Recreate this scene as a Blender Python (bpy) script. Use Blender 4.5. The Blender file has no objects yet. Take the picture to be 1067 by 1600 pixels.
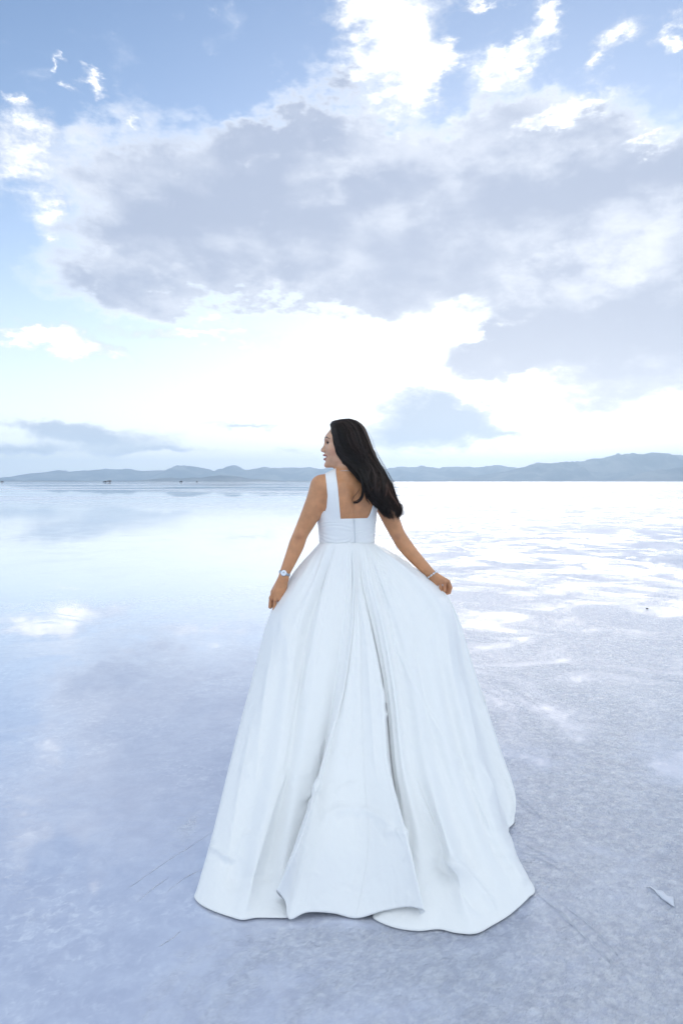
import bpy, bmesh, math, random
import numpy as np
from mathutils import Vector, Matrix

R = math.radians
S = bpy.context.scene
COL = S.collection

# ------------------------------------------------------------------ camera
F = 1067.0            # focal length in photo pixels (24 mm on a 36 mm tall frame)
HOR = 752.0           # photo row of the horizon
CH = 1.40             # camera height
cam_d = bpy.data.cameras.new('camera')
cam = bpy.data.objects.new('camera', cam_d); COL.objects.link(cam)
cam.location = (0, 0, CH); cam.rotation_euler = (R(90), 0, 0)
cam_d.sensor_fit = 'VERTICAL'; cam_d.sensor_height = 36; cam_d.sensor_width = 24
cam_d.lens = 36.0 * F / 1600.0
cam_d.shift_y = -(800.0 - HOR) / 1600.0
cam_d.clip_start = 0.05; cam_d.clip_end = 120000
S.camera = cam

def P(px, py, Y):
    """metres of the thing seen at photo pixel (px, py) that stands Y metres away"""
    return ((px - 533.5) / F * Y, Y, CH - (py - HOR) / F * Y)

# ------------------------------------------------------------------ render
S.render.engine = 'CYCLES'
cy = S.cycles
cy.use_denoising = True
try: cy.denoiser = 'OPENIMAGEDENOISE'
except Exception: pass
cy.max_bounces = 8; cy.diffuse_bounces = 3; cy.glossy_bounces = 4; cy.transmission_bounces = 4
cy.volume_bounces = 1; cy.transparent_max_bounces = 12
cy.sample_clamp_indirect = 6.0
cy.caustics_reflective = False; cy.caustics_refractive = False
vs = S.view_settings
vs.view_transform = 'Standard'; vs.look = 'None'; vs.gamma = 1; vs.exposure = 0.48; vs.use_curve_mapping = False
S.render.film_transparent = False

# ------------------------------------------------------------------ sun
SUN_AZ, SUN_EL = 14.5, 5.5
sd = bpy.data.lights.new('sun', 'SUN'); sd.energy = 0.5; sd.angle = R(30.0); sd.color = (1.0, 0.90, 0.78)
sun = bpy.data.objects.new('sun', sd); COL.objects.link(sun)
_d = Vector((math.sin(R(SUN_AZ)) * math.cos(R(SUN_EL)), math.cos(R(SUN_AZ)) * math.cos(R(SUN_EL)), math.sin(R(SUN_EL))))
sun.rotation_euler = (-_d).to_track_quat('-Z', 'Y').to_euler()

# ------------------------------------------------------------------ node helper
class NB:
    def __init__(s, nt):
        s.nt = nt; s.N = nt.nodes; s.L = nt.links
    def put(s, sock, v):
        if v is None: return
        if isinstance(v, bpy.types.NodeSocket): s.L.new(v, sock)
        else: sock.default_value = v
    def m(s, op, a, b=None, c=None, clamp=False):
        n = s.N.new('ShaderNodeMath'); n.operation = op; n.use_clamp = clamp
        s.put(n.inputs[0], a); s.put(n.inputs[1], b); s.put(n.inputs[2], c)
        return n.outputs[0]
    def add(s, a, b): return s.m('ADD', a, b)
    def sub(s, a, b): return s.m('SUBTRACT', a, b)
    def mul(s, a, b): return s.m('MULTIPLY', a, b)
    def vm(s, op, a, b=None, sc=None):
        n = s.N.new('ShaderNodeVectorMath'); n.operation = op
        s.put(n.inputs[0], a); s.put(n.inputs[1], b)
        if sc is not None: s.put(n.inputs['Scale'], sc)
        return n.outputs['Value'] if op in ('LENGTH', 'DOT_PRODUCT', 'DISTANCE') else n.outputs[0]
    def noise(s, vec, scale, detail=4, rough=0.5, dist=0.0, lac=2.0, out=0, typ=None):
        n = s.N.new('ShaderNodeTexNoise')
        if typ: n.noise_type = typ
        s.put(n.inputs['Vector'], vec); n.inputs['Scale'].default_value = scale
        n.inputs['Detail'].default_value = detail; n.inputs['Roughness'].default_value = rough
        n.inputs['Distortion'].default_value = dist; n.inputs['Lacunarity'].default_value = lac
        return n.outputs[out]
    def smooth(s, v, a, b, lo=0.0, hi=1.0):
        n = s.N.new('ShaderNodeMapRange'); n.interpolation_type = 'SMOOTHSTEP'
        s.put(n.inputs['Value'], v); n.inputs['From Min'].default_value = a; n.inputs['From Max'].default_value = b
        n.inputs['To Min'].default_value = lo; n.inputs['To Max'].default_value = hi
        return n.outputs[0]
    def lin(s, v, a, b, lo=0.0, hi=1.0):
        n = s.N.new('ShaderNodeMapRange')
        s.put(n.inputs['Value'], v); n.inputs['From Min'].default_value = a; n.inputs['From Max'].default_value = b
        n.inputs['To Min'].default_value = lo; n.inputs['To Max'].default_value = hi
        return n.outputs[0]
    def mapping(s, vec, loc=(0, 0, 0), rot=(0, 0, 0), scale=(1, 1, 1), typ='POINT'):
        n = s.N.new('ShaderNodeMapping'); n.vector_type = typ
        s.put(n.inputs['Vector'], vec)
        n.inputs['Location'].default_value = loc; n.inputs['Rotation'].default_value = rot; n.inputs['Scale'].default_value = scale
        return n.outputs[0]
    def mix(s, fac, a, b):
        n = s.N.new('ShaderNodeMix'); n.data_type = 'RGBA'
        s.put(n.inputs[0], fac)
        for i, v in ((6, a), (7, b)):
            if isinstance(v, tuple): v = v if len(v) == 4 else v + (1,)
            s.put(n.inputs[i], v)
        return n.outputs[2]
    def fmix(s, fac, a, b):
        n = s.N.new('ShaderNodeMix'); n.data_type = 'FLOAT'
        s.put(n.inputs[0], fac); s.put(n.inputs[2], a); s.put(n.inputs[3], b)
        return n.outputs[0]
    def comb(s, x, y, z):
        n = s.N.new('ShaderNodeCombineXYZ'); s.put(n.inputs[0], x); s.put(n.inputs[1], y); s.put(n.inputs[2], z)
        return n.outputs[0]
    def sep(s, v):
        n = s.N.new('ShaderNodeSeparateXYZ'); s.put(n.inputs[0], v); return n.outputs
    def bump(s, h, strength, dist, normal=None):
        n = s.N.new('ShaderNodeBump'); s.put(n.inputs['Height'], h)
        s.put(n.inputs['Strength'], strength); n.inputs['Distance'].default_value = dist
        if normal is not None: s.L.new(normal, n.inputs['Normal'])
        return n.outputs[0]

# ------------------------------------------------------------------ sky
W = bpy.data.worlds.new('World'); S.world = W; W.use_nodes = True
W.cycles.sampling_method = 'MANUAL'; W.cycles.sample_map_resolution = 1024
nt = W.node_tree; nt.nodes.clear(); b = NB(nt)
out = b.N.new('ShaderNodeOutputWorld'); bg = b.N.new('ShaderNodeBackground'); b.L.new(bg.outputs[0], out.inputs[0])
sky = b.N.new('ShaderNodeTexSky'); sky.sky_type = 'NISHITA'; sky.sun_disc = False
sky.sun_elevation = R(SUN_EL); sky.sun_rotation = R(SUN_AZ)
sky.altitude = 1300; sky.air_density = 1.0; sky.dust_density = 0.6; sky.ozone_density = 1.5
tc = b.N.new('ShaderNodeTexCoord'); D = tc.outputs['Generated']
x, y, z = b.sep(D)
DEG = 180 / math.pi
AZ = b.mul(b.m('ARCTAN2', x, y), DEG)
EL = b.mul(b.m('ARCSINE', z), DEG)
AE = b.comb(AZ, EL, 0.0)
# ragged edges: the angles are pushed about by turbulence that is finer and flatter low in the sky
n1 = b.noise(b.vm('MULTIPLY', D, (1, 1, 1.6)), 7.0, 6, 0.58, out=1)
n2 = b.noise(b.vm('MULTIPLY', D, (1, 1, 2.2)), 34.0, 5, 0.6, out=1)
lowf = b.smooth(EL, 0, 16, 0.35, 1.0)
w1 = b.vm('SCALE', b.vm('SUBTRACT', n1, (0.5, 0.5, 0.5)), sc=b.mul(lowf, 12.0))
w2 = b.vm('SCALE', b.vm('SUBTRACT', n2, (0.5, 0.5, 0.5)), sc=b.mul(lowf, 4.5))
AEW = b.vm('ADD', b.vm('ADD', AE, w1), w2)
def ang(px, py):
    return (math.degrees(math.atan((px - 533.5) / F)), math.degrees(math.atan((HOR - py) / math.hypot(F, px - 533.5))))
def blobs(lst, vec):
    tot = None
    for (px, py, rx, ry, rot, w) in lst:
        a, e = ang(px, py)
        k = DEG / F
        ra = rx * k * math.cos(R(a)) ** 2; re = ry * k * math.cos(R(e)) * math.cos(R(a))
        mp = b.mapping(vec, (a, e, 0), (0, 0, R(rot)), (ra * 1.35, re * 1.35, 1), 'TEXTURE')
        mp = b.vm('MULTIPLY', mp, (1, 1, 0))
        g = b.N.new('ShaderNodeTexGradient'); g.gradient_type = 'QUADRATIC_SPHERE'; b.L.new(mp, g.inputs[0])
        v = b.mul(g.outputs['Fac'], w)
        tot = v if tot is None else b.add(tot, v)
    return tot
GREY = [(580, 400, 320, 110, 0, 1.9), (700, 240, 330, 90, 0, 1.3), (560, 300, 420, 150, 0, 2.4), (270, 340, 230, 150, 0, 1.5), (880, 330, 330, 160, 0, 2.2), (980, 520, 280, 140, 8, 3.4),
        (260, 440, 250, 70, 0, 1.3), (450, 455, 270, 55, 0, 1.1), (830, 545, 200, 62, 12, 2.2), (1250, 400, 300, 250, 0, 2.2),
        (170, 250, 120, 80, 0, 0.7), (430, 190, 200, 70, 0, 0.9)]
WHITE = [(610, 190, 80, 50, 20, 1.1), (870, 205, 90, 26, 0, 0.8), (560, 130, 60, 36, 0, 0.9), (700, 95, 40, 26, 0, 1.0), (395, 250, 60, 16, 10, 0.6), (55, 245, 100, 70, -10, 2.2), (100, 330, 70, 45, 30, 1.2), (610, 50, 110, 75, 0, 2.4), (560, 15, 90, 40, 0, 1.6), (650, 120, 90, 50, 0, 1.5),
         (795, 100, 75, 50, 20, 1.8), (900, 172, 110, 34, 10, 1.7), (735, 2, 60, 24, 0, 1.5), (852, 22, 34, 46, -25, 1.6),
         (930, 92, 50, 30, 30, 1.3), (975, 45, 55, 34, 30, 1.3), (1050, 42, 44, 34, 40, 1.5), (138, 120, 36, 24, -25, 1.5),
         (35, 160, 28, 18, -30, 1.1), (75, 100, 26, 15, -20, 0.9), (100, 148, 28, 16, 0, 0.9), (1010, 215, 70, 32, 25, 1.4),
         (215, 185, 40, 24, 0, 1.1),
         (120, 540, 150, 28, -12, 1.8), (60, 515, 100, 18, 0, 1.1), (300, 525, 250, 26, -4, 1.3),
         (-150, 300, 200, 120, 0, 2.0), (1250, 80, 140, 60, 10, 2.0)]
LOW = [(150, 680, 210, 30, -3, 1.5), (60, 662, 130, 14, -6, 1.0), (40, 705, 160, 16, 0, 1.2), (260, 702, 110, 10, 0, 1.0), (390, 664, 100, 10, -4, 1.0), (690, 655, 130, 52, -6, 2.4), (620, 680, 130, 36, 0, 1.1),
       (800, 680, 80, 14, 0, 0.9), (1040, 622, 70, 10, 10, 0.6), (-150, 680, 150, 40, 0, 1.2), (450, 700, 120, 10, 0, 0.5)]
AEP = b.vm('ADD', b.vm('ADD', AE, b.vm('SCALE', w1, sc=0.5)), b.vm('SCALE', w2, sc=0.9))
gD = blobs(GREY, AEW); wD = blobs(WHITE, AEP)
AEL = b.vm('ADD', AE, b.vm('MULTIPLY', b.vm('ADD', w1, w2), (1.5, 0.55, 0)))
lD = blobs(LOW, AEL)
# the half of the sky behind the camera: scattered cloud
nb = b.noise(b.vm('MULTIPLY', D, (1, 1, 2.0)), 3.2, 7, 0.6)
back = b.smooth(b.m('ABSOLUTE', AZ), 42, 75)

# billow texture
bil = b.noise(b.vm('ADD', b.vm('MULTIPLY', D, (1, 1, 1.7)), b.vm('SCALE', n1, sc=0.06)), 22.0, 8, 0.62)
bil2 = b.noise(b.vm('MULTIPLY', D, (1, 1, 2.2)), 8.0, 6, 0.55)
sunv = b.vm('DOT_PRODUCT', D, tuple(_d))
glow = b.m('POWER', b.m('MAXIMUM', sunv, 0.0), 60.0)
glow2 = b.m('POWER', b.m('MAXIMUM', sunv, 0.0), 7.0)
hz = b.m('POWER', 2.718, b.mul(b.m('MAXIMUM', EL, 0.0), -1 / 10.0))   # milky air low down
SKYS = 0.185
skyc = b.vm('MULTIPLY', b.vm('SCALE', sky.outputs[0], sc=SKYS), (0.98, 1.04, 1.25))
milk = b.m('MINIMUM', b.add(b.add(b.mul(hz, 1.0), b.mul(glow2, 0.30)), 0.0), 1.0)
clear = b.mix(milk, skyc, (0.89, 0.90, 0.92))
clear = b.vm('ADD', clear, b.vm('SCALE', (1.0, 0.95, 0.86), sc=b.mul(glow, 0.35)))
# grey mass: soft-edged, its inside shaded by its own billows
soft = b.noise(b.vm('ADD', b.vm('MULTIPLY', D, (1, 1, 1.8)), b.vm('SCALE', n1, sc=0.05)), 11.0, 5, 0.52)
soft2 = b.noise(b.vm('ADD', b.vm('MULTIPLY', D, (1, 1, 2.4)), b.vm('SCALE', n1, sc=0.08)), 4.6, 6, 0.55)
gf = b.add(gD, b.add(b.mul(b.sub(soft, 0.5), 1.5), b.mul(b.sub(bil, 0.5), 0.6)))
gm = b.smooth(gf, 0.16, 1.05)
edge = b.smooth(gf, 0.15, 1.25)
dk = blobs([(480, 190, 190, 60, 0, .8), (300, 330, 200, 60, -5, .8), (640, 320, 260, 70, 0, .8), (900, 290, 220, 80, 0, 1.3), (960, 545, 280, 100, 6, 1.7), (800, 500, 200, 60, 0, .7), (230, 420, 160, 40, 0, .5), (1060, 200, 80, 30, 20, .6)], AEW)
lt = blobs([(980, 400, 220, 46, 8, 1.0), (560, 250, 150, 40, 0, .7), (200, 270, 130, 36, -5, .6), (420, 470, 260, 36, 0, .9), (650, 190, 150, 40, 0, .8), (830, 420, 120, 30, 10, .5), (900, 600, 120, 20, -8, .4)], AEW)
L_ = b.add(b.add(0.56, b.mul(b.sub(dk, lt), 0.42)), b.add(b.mul(b.sub(soft2, 0.5), 1.9), b.mul(b.sub(soft, 0.5), 1.1)))
L_ = b.add(L_, b.mul(b.sub(bil, 0.5), 0.5))
inner = b.mix(b.smooth(L_, -0.05, 1.0), (0.66, 0.70, 0.78), (0.34, 0.395, 0.52))
gc = b.mix(edge, (0.84, 0.875, 0.93), inner)
gc = b.vm('ADD', gc, b.vm('SCALE', (1.0, 0.92, 0.80), sc=b.mul(glow2, 0.035)))
c1 = b.mix(gm, clear, gc)
# sunlit puffs
wf = b.add(wD, b.mul(b.sub(bil, 0.5), 1.9))
wm = b.smooth(wf, 0.18, 1.25)
wc = b.mix(b.smooth(b.add(wf, b.add(b.mul(b.sub(soft, 0.5), 3.0), b.mul(b.sub(bil, 0.5), 1.6))), 0.2, 2.6), (0.57, 0.62, 0.72), (1.45, 1.42, 1.36))
c2 = b.mix(wm, c1, wc)
# unseen clouds behind the camera, facing the sun, brightened to light the woman's back
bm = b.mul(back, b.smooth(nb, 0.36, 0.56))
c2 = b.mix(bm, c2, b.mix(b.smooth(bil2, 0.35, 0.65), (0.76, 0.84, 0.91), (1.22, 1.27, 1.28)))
# low streaks
lf = b.add(lD, b.mul(b.sub(bil, 0.5), 1.2))
lm = b.smooth(lf, 0.15, 0.8)
lc = b.mix(b.smooth(b.add(lf, b.mul(b.sub(bil2, 0.5), 0.8)), 0.3, 1.3), (0.80, 0.82, 0.84), (0.37, 0.44, 0.56))
c3 = b.mix(b.mul(lm, 0.92), c2, lc)
hz2 = b.m('POWER', 2.718, b.mul(b.m('MAXIMUM', EL, 0.0), -1 / 3.2))      # brightest band of all: thin bright air just over the land
c3 = b.vm('ADD', c3, b.vm('SCALE', (1.0, 0.80, 0.52), sc=b.mul(b.mul(b.mul(glow2, hz), b.sub(1.0, b.mul(lm, 0.8))), 0.38)))
c3 = b.vm('ADD', c3, b.vm('SCALE', (1.0, 0.96, 0.88), sc=b.mul(hz2, b.sub(0.95, b.mul(lm, 0.55)))))
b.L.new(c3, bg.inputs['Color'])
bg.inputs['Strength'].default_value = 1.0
# ------------------------------------------------------------------ object helpers
def link(o, parent=None, label=None, cat=None, kind=None, group=None):
    COL.objects.link(o)
    if parent is not None: o.parent = parent
    for k, v in (('label', label), ('category', cat), ('kind', kind), ('group', group)):
        if v: o[k] = v
    return o
def empty(name, loc, label, cat, group=None):
    o = bpy.data.objects.new(name, None); o.location = loc
    o.empty_display_size = 0.2
    return link(o, None, label, cat, None, group)
def mesh_obj(name, verts, faces, mat, parent=None, smooth=True, **kw):
    me = bpy.data.meshes.new(name)
    verts = np.asarray(verts, dtype=np.float32)
    if parent is not None: verts = verts - np.array(parent.matrix_world_loc if hasattr(parent, 'matrix_world_loc') else wloc(parent), dtype=np.float32)
    if isinstance(faces, np.ndarray):
        n = len(faces); k = faces.shape[1]
        me.vertices.add(len(verts)); me.vertices.foreach_set('co', verts.ravel())
        me.loops.add(n * k); me.loops.foreach_set('vertex_index', faces.astype(np.int32).ravel())
        me.polygons.add(n); me.polygons.foreach_set('loop_start', np.arange(0, n * k, k, dtype=np.int32))
        try: me.polygons.foreach_set('loop_total', np.full(n, k, dtype=np.int32))
        except Exception: pass
        me.update(calc_edges=True); me.validate()
    else:
        me.from_pydata([tuple(map(float, v)) for v in verts], [], faces); me.update()
    if smooth: me.polygons.foreach_set('use_smooth', [True] * len(me.polygons))
    me.materials.append(mat)
    o = bpy.data.objects.new(name, me)
    return link(o, parent, **kw)
def wloc(o):
    l = Vector((0, 0, 0))
    while o is not None: l = l + o.location; o = o.parent
    return tuple(l)
def material(name, color=(0.8, 0.8, 0.8), rough=0.5, metal=0.0, **kw):
    m = bpy.data.materials.new(name); m.use_nodes = True
    p = m.node_tree.nodes['Principled BSDF']
    p.inputs['Base Color'].default_value = tuple(color) + (1,)
    p.inputs['Roughness'].default_value = rough; p.inputs['Metallic'].default_value = metal
    for k, v in kw.items(): p.inputs[k.replace('_', ' ')].default_value = v
    return m, NB(m.node_tree), p

# ------------------------------------------------------------------ salt flat
m, b, p = material('wet_salt')
g = b.N.new('ShaderNodeNewGeometry'); pos = g.outputs['Position']
px_, py_, pz_ = b.sep(pos)
dist = b.vm('LENGTH', b.vm('MULTIPLY', pos, (1, 1, 0)))
# crust against open water: crust to the right, film of water to the left, patches between
big = b.noise(pos, 0.16, 5, 0.55, 0.6)
med = b.noise(pos, 1.1, 10, 0.70, 0.9)
side = b.smooth(b.sub(px_, b.mul(py_, 0.02)), -1.6, 1.4)
far = b.smooth(dist, 12, 60)
cr = b.add(b.add(b.mul(side, 0.37), b.mul(b.sub(big, 0.5), 1.1)), b.mul(b.sub(med, 0.5), 1.3))
cr = b.add(cr, b.add(b.mul(b.smooth(py_, 3.6, 1.8), 0.22), b.mul(b.sub(1.0, side), -0.14)))
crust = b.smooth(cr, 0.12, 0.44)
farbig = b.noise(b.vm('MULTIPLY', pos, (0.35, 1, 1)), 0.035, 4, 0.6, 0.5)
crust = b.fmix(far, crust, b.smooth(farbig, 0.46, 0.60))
fine = b.noise(pos, 42.0, 6, 0.70, 0.8)
fine2 = b.noise(pos, 130.0, 3, 0.6)
ripple = b.noise(b.vm('MULTIPLY', pos, (1.0, 1.6, 1)), 14.0, 3, 0.5, 1.5)
swell = b.noise(pos, 2.6, 3, 0.5)
# thin brushed scratches left by wind and wheels, running away to the lower right
rot = b.mapping(pos, (0, 0, 0), (0, 0, R(52)), (1, 1, 1))
streak = b.noise(b.vm('MULTIPLY', rot, (1.2, 26.0, 1)), 2.2, 4, 0.6, 0.2)
stm = b.mul(b.smooth(b.noise(pos, 0.8, 3, 0.5, 0.5), 0.48, 0.62), b.smooth(px_, 0.1, 0.9))
grit = b.noise(pos, 15.0, 8, 0.72, 0.5)
height = b.add(b.mul(b.mul(b.sub(fine, 0.5), crust), 1.1), b.mul(b.mul(b.sub(fine2, 0.5), crust), 0.25))
height = b.add(height, b.mul(b.mul(b.sub(grit, 0.5), crust), b.fmix(side, 0.5, 2.3)))
height = b.add(height, b.mul(b.mul(b.sub(streak, 0.5), stm), 0.55))
height = b.add(height, b.mul(b.mul(b.sub(ripple, 0.5), b.smooth(med, 0.50, 0.62)), 0.16))
height = b.add(height, b.mul(b.sub(swell, 0.5), 0.10))
fade = b.m('DIVIDE', 1.0, b.add(1.0, b.m('POWER', b.mul(dist, 0.06), 2.0)))
nrm = b.bump(height, b.add(b.mul(fade, 0.9), 0.02), 0.013)
b.L.new(nrm, p.inputs['Normal'])
mott = b.noise(pos, 9.0, 9, 0.74, 0.4)
mott2 = b.noise(pos, 0.7, 5, 0.6)
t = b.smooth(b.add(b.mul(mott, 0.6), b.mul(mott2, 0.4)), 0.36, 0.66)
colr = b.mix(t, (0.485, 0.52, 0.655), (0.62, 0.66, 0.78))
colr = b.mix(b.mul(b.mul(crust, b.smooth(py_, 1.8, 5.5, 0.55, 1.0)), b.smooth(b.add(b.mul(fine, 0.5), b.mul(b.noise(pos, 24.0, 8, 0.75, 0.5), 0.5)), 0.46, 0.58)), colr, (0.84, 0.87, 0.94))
frost = b.mul(b.smooth(b.noise(pos, 26.0, 7, 0.75, 0.6), 0.47, 0.66), b.smooth(b.noise(pos, 1.7, 4, 0.6), 0.42, 0.64))
colr = b.mix(b.mul(frost, 0.6), colr, (0.84, 0.87, 0.94))
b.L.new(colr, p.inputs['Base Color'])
rgh = b.fmix(crust, 0.05, 0.26)
rgh = b.add(rgh, b.mul(b.smooth(mott, 0.5, 0.7), 0.06))
rgh = b.add(rgh, b.mul(b.mul(b.smooth(b.m('DIVIDE', px_, b.m('MAXIMUM', py_, 0.5)), -0.02, 0.22), b.smooth(dist, 4, 14)), b.mul(b.smooth(med, 0.40, 0.55), 0.20)))
b.L.new(rgh, p.inputs['Roughness'])
p.inputs['IOR'].default_value = 1.55
salt_m = m
p.inputs['Coat IOR'].default_value = 1.45; p.inputs['Coat Roughness'].default_value = 0.02
b.L.new(b.mul(b.sub(1.0, crust), b.sub(1.0, b.mul(side, 0.80))), p.inputs['Coat Weight'])
cn = b.bump(b.add(b.mul(swell, 0.10), b.mul(b.mul(ripple, b.smooth(med, 0.50, 0.62)), 0.20)), b.add(b.mul(fade, 0.6), 0.02), 0.010)
b.L.new(cn, p.inputs['Coat Normal'])
E = 24000.0
mesh_obj('ground', [(-E, -E, 0), (E, -E, 0), (E, E, 0), (-E, E, 0)], [[0, 1, 2, 3]], salt_m, smooth=False, kind='structure')

# ------------------------------------------------------------------ mountains
rng = np.random.default_rng(5)
def fbm1(x, seed, octs=6, base=1.0, gain=0.5):
    r = np.random.default_rng(seed); tot = np.zeros_like(x); amp = 1.0
    for o in range(octs):
        ph = r.uniform(0, 1, 512); f = base * 2 ** o
        xi = np.floor(x * f).astype(int); fr = x * f - xi; fr = fr * fr * (3 - 2 * fr)
        tot += amp * (ph[xi % 512] * (1 - fr) + ph[(xi + 1) % 512] * fr - 0.5); amp *= gain
    return tot
def fbm2(x, y, seed, octs=6, gain=0.5, ridged=False):
    r = np.random.default_rng(seed); tot = np.zeros_like(x); amp = 1.0
    tab = r.uniform(0, 1, (256, 256))
    for o in range(octs):
        f = 2.0 ** o; X = x * f + o * 17.3; Yy = y * f + o * 9.1
        xi = np.floor(X).astype(int); yi = np.floor(Yy).astype(int); fx = X - xi; fy = Yy - yi
        fx = fx * fx * (3 - 2 * fx); fy = fy * fy * (3 - 2 * fy)
        a = tab[xi % 256, yi % 256]; bb = tab[(xi + 1) % 256, yi % 256]; c = tab[xi % 256, (yi + 1) % 256]; d = tab[(xi + 1) % 256, (yi + 1) % 256]
        v = (a * (1 - fx) + bb * fx) * (1 - fy) + (c * (1 - fx) + d * fx) * fy
        v = 1 - abs(2 * v - 1) * 2 if ridged else 2 * v - 1
        tot += amp * v; amp *= gain
    return tot
rock_m, b, p = material('bare_rock', (0.16, 0.14, 0.13), 0.95)
g = b.N.new('ShaderNodeNewGeometry')
nn = b.noise(g.outputs['Position'], 0.0016, 7, 0.65)
b.L.new(b.mix(b.smooth(nn, 0.4, 0.62), (0.04, 0.045, 0.05), (0.26, 0.23, 0.20)), p.inputs['Base Color'])
def range_(name, Y, crest, depth, seed, rough, x0, x1, n=420, m_=26):
    """a mountain range at distance Y whose crest runs through the measured skyline heights"""
    cx = np.array([(c[0] - 533.5) / F * Y for c in crest]); cz = np.array([(HOR - c[1]) / F * Y for c in crest])
    X = np.linspace((x0 - 533.5) / F * Y, (x1 - 533.5) / F * Y, n)
    H = np.interp(X, cx, cz)
    V = np.linspace(-1, 1, m_)
    XX, VV = np.meshgrid(X, V, indexing='ij')
    HH = np.repeat(H[:, None], m_, 1)
    s = depth / 3.2
    nz = fbm2(XX / s + 40, VV * depth / s + 40, seed, 6, 0.5, True)
    prof = np.clip(1 - np.abs(VV) ** 1.25, 0, 1)
    ZZ = HH * prof * (1 + rough * nz * (0.25 + np.abs(VV))) + HH * 0.05 * fbm2(XX / s * 6 + 9, VV * 9 + 3, seed + 1, 4) * prof
    ZZ = np.maximum(ZZ, 0) - 25 * (np.abs(VV) > 0.999)
    YY = Y + VV * depth + fbm1(XX / s, seed + 3, 3) * depth * 0.3
    v = np.stack([XX, YY, ZZ], -1).reshape(-1, 3)
    i = np.arange(n - 1)[:, None] * m_ + np.arange(m_ - 1)[None]
    f = np.stack([i, i + m_, i + m_ + 1, i + 1], -1).reshape(-1, 4)
    return mesh_obj(name, v, f, rock_m, smooth=True, kind='structure')
range_('mountains', 17000, [(-400, 742), (-200, 738), (0, 747), (40, 743), (60, 739), (90, 734.5), (112, 739), (140, 735), (165, 733), (200, 733.5), (230, 737),
    (255, 734), (285, 728), (305, 730), (335, 736), (352, 733), (368, 728.5), (385, 734), (410, 731), (455, 731), (480, 730), (500, 733), (540, 730), (580, 733),
    (606, 733), (632, 727.5), (645, 730), (662, 729), (685, 732), (700, 730), (720, 729), (742, 731), (770, 727.5), (790, 729), (812, 733), (850, 733), (900, 738), (1000, 740), (1200, 736), (1500, 744)],
    1800, 11, 0.22, -400, 1500, 700)
range_('mountains', 13500, [(690, 752), (700, 748), (730, 745.5), (760, 742), (780, 738), (800, 735), (838, 725), (860, 724), (885, 722), (915, 721), (942, 713), (965, 712), (985, 710),
    (1000, 711), (1030, 709), (1050, 711), (1067, 712), (1100, 705), (1160, 712), (1250, 700), (1350, 716), (1450, 725), (1600, 735)], 1500, 23, 0.22, 692, 1600, 560)
range_('mountains', 10500, [(960, 751.5), (985, 745), (1005, 738), (1030, 735), (1050, 733), (1080, 728), (1130, 731), (1200, 726), (1300, 735), (1420, 748)], 700, 31, 0.2, 958, 1430, 260)
range_('foothills', 10000, [(210, 752), (230, 749), (250, 747), (272, 746.3), (285, 748), (300, 746), (318, 746.5), (330, 743.5), (345, 742.5), (360, 743), (375, 745), (390, 748), (410, 748.5), (440, 751), (470, 752)], 500, 41, 0.12, 208, 472, 200)

range_('shoreline', 8800, [(-500, 750.9), (0, 750.7), (200, 750.9), (420, 751.1), (700, 750.9), (1067, 750.8), (1500, 750.9)], 160, 77, 0.3, -450, 1450, 500, 10)
# ------------------------------------------------------------------ haze
def box(x0, x1, y0, y1, z0, z1):
    v = [(x, y, z) for x in (x0, x1) for y in (y0, y1) for z in (z0, z1)]
    f = [[0, 1, 3, 2], [4, 6, 7, 5], [0, 4, 5, 1], [2, 3, 7, 6], [0, 2, 6, 4], [1, 5, 7, 3]]
    return v, f
hm = bpy.data.materials.new('haze_air'); hm.use_nodes = True
hm.node_tree.nodes.clear(); b = NB(hm.node_tree)
o_ = b.N.new('ShaderNodeOutputMaterial'); pv = b.N.new('ShaderNodeVolumePrincipled'); b.L.new(pv.outputs[0], o_.inputs['Volume'])
pv.inputs['Color'].default_value = (0.72, 0.88, 1.0, 1); pv.inputs['Density'].default_value = 0.00009; pv.inputs['Anisotropy'].default_value = 0.6
hv, hf = box(-E * 1.01, E * 1.01, -E * 1.01, E * 1.01, -1.0, 760)
mesh_obj('haze', hv, hf, hm, smooth=False, kind='stuff')
# ------------------------------------------------------------------ implicit modelling (numpy)
class Grid:
    def __init__(s, lo, hi, h):
        s.h = h; s.lo = np.array(lo, float)
        s.n = np.ceil((np.array(hi) - s.lo) / h).astype(int) + 1
        s.ax = [s.lo[i] + h * np.arange(s.n[i]) for i in range(3)]
        s.v = np.full(tuple(s.n), 0.2, np.float32)
    def sub(s, lo, hi):
        i0 = np.clip(np.floor((np.array(lo) - s.lo) / s.h).astype(int), 0, s.n - 1)
        i1 = np.clip(np.ceil((np.array(hi) - s.lo) / s.h).astype(int) + 1, i0 + 1, s.n)
        sl = tuple(slice(a, b_) for a, b_ in zip(i0, i1))
        X = s.ax[0][sl[0]][:, None, None].astype(np.float32); Y = s.ax[1][sl[1]][None, :, None].astype(np.float32); Z = s.ax[2][sl[2]][None, None, :].astype(np.float32)
        return sl, X, Y, Z
def smin(a, b_, k):
    h = np.maximum(k - np.abs(a - b_), 0) / k
    return np.minimum(a, b_) - h * h * k * 0.25
def smax(a, b_, k): return -smin(-a, -b_, k)
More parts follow.
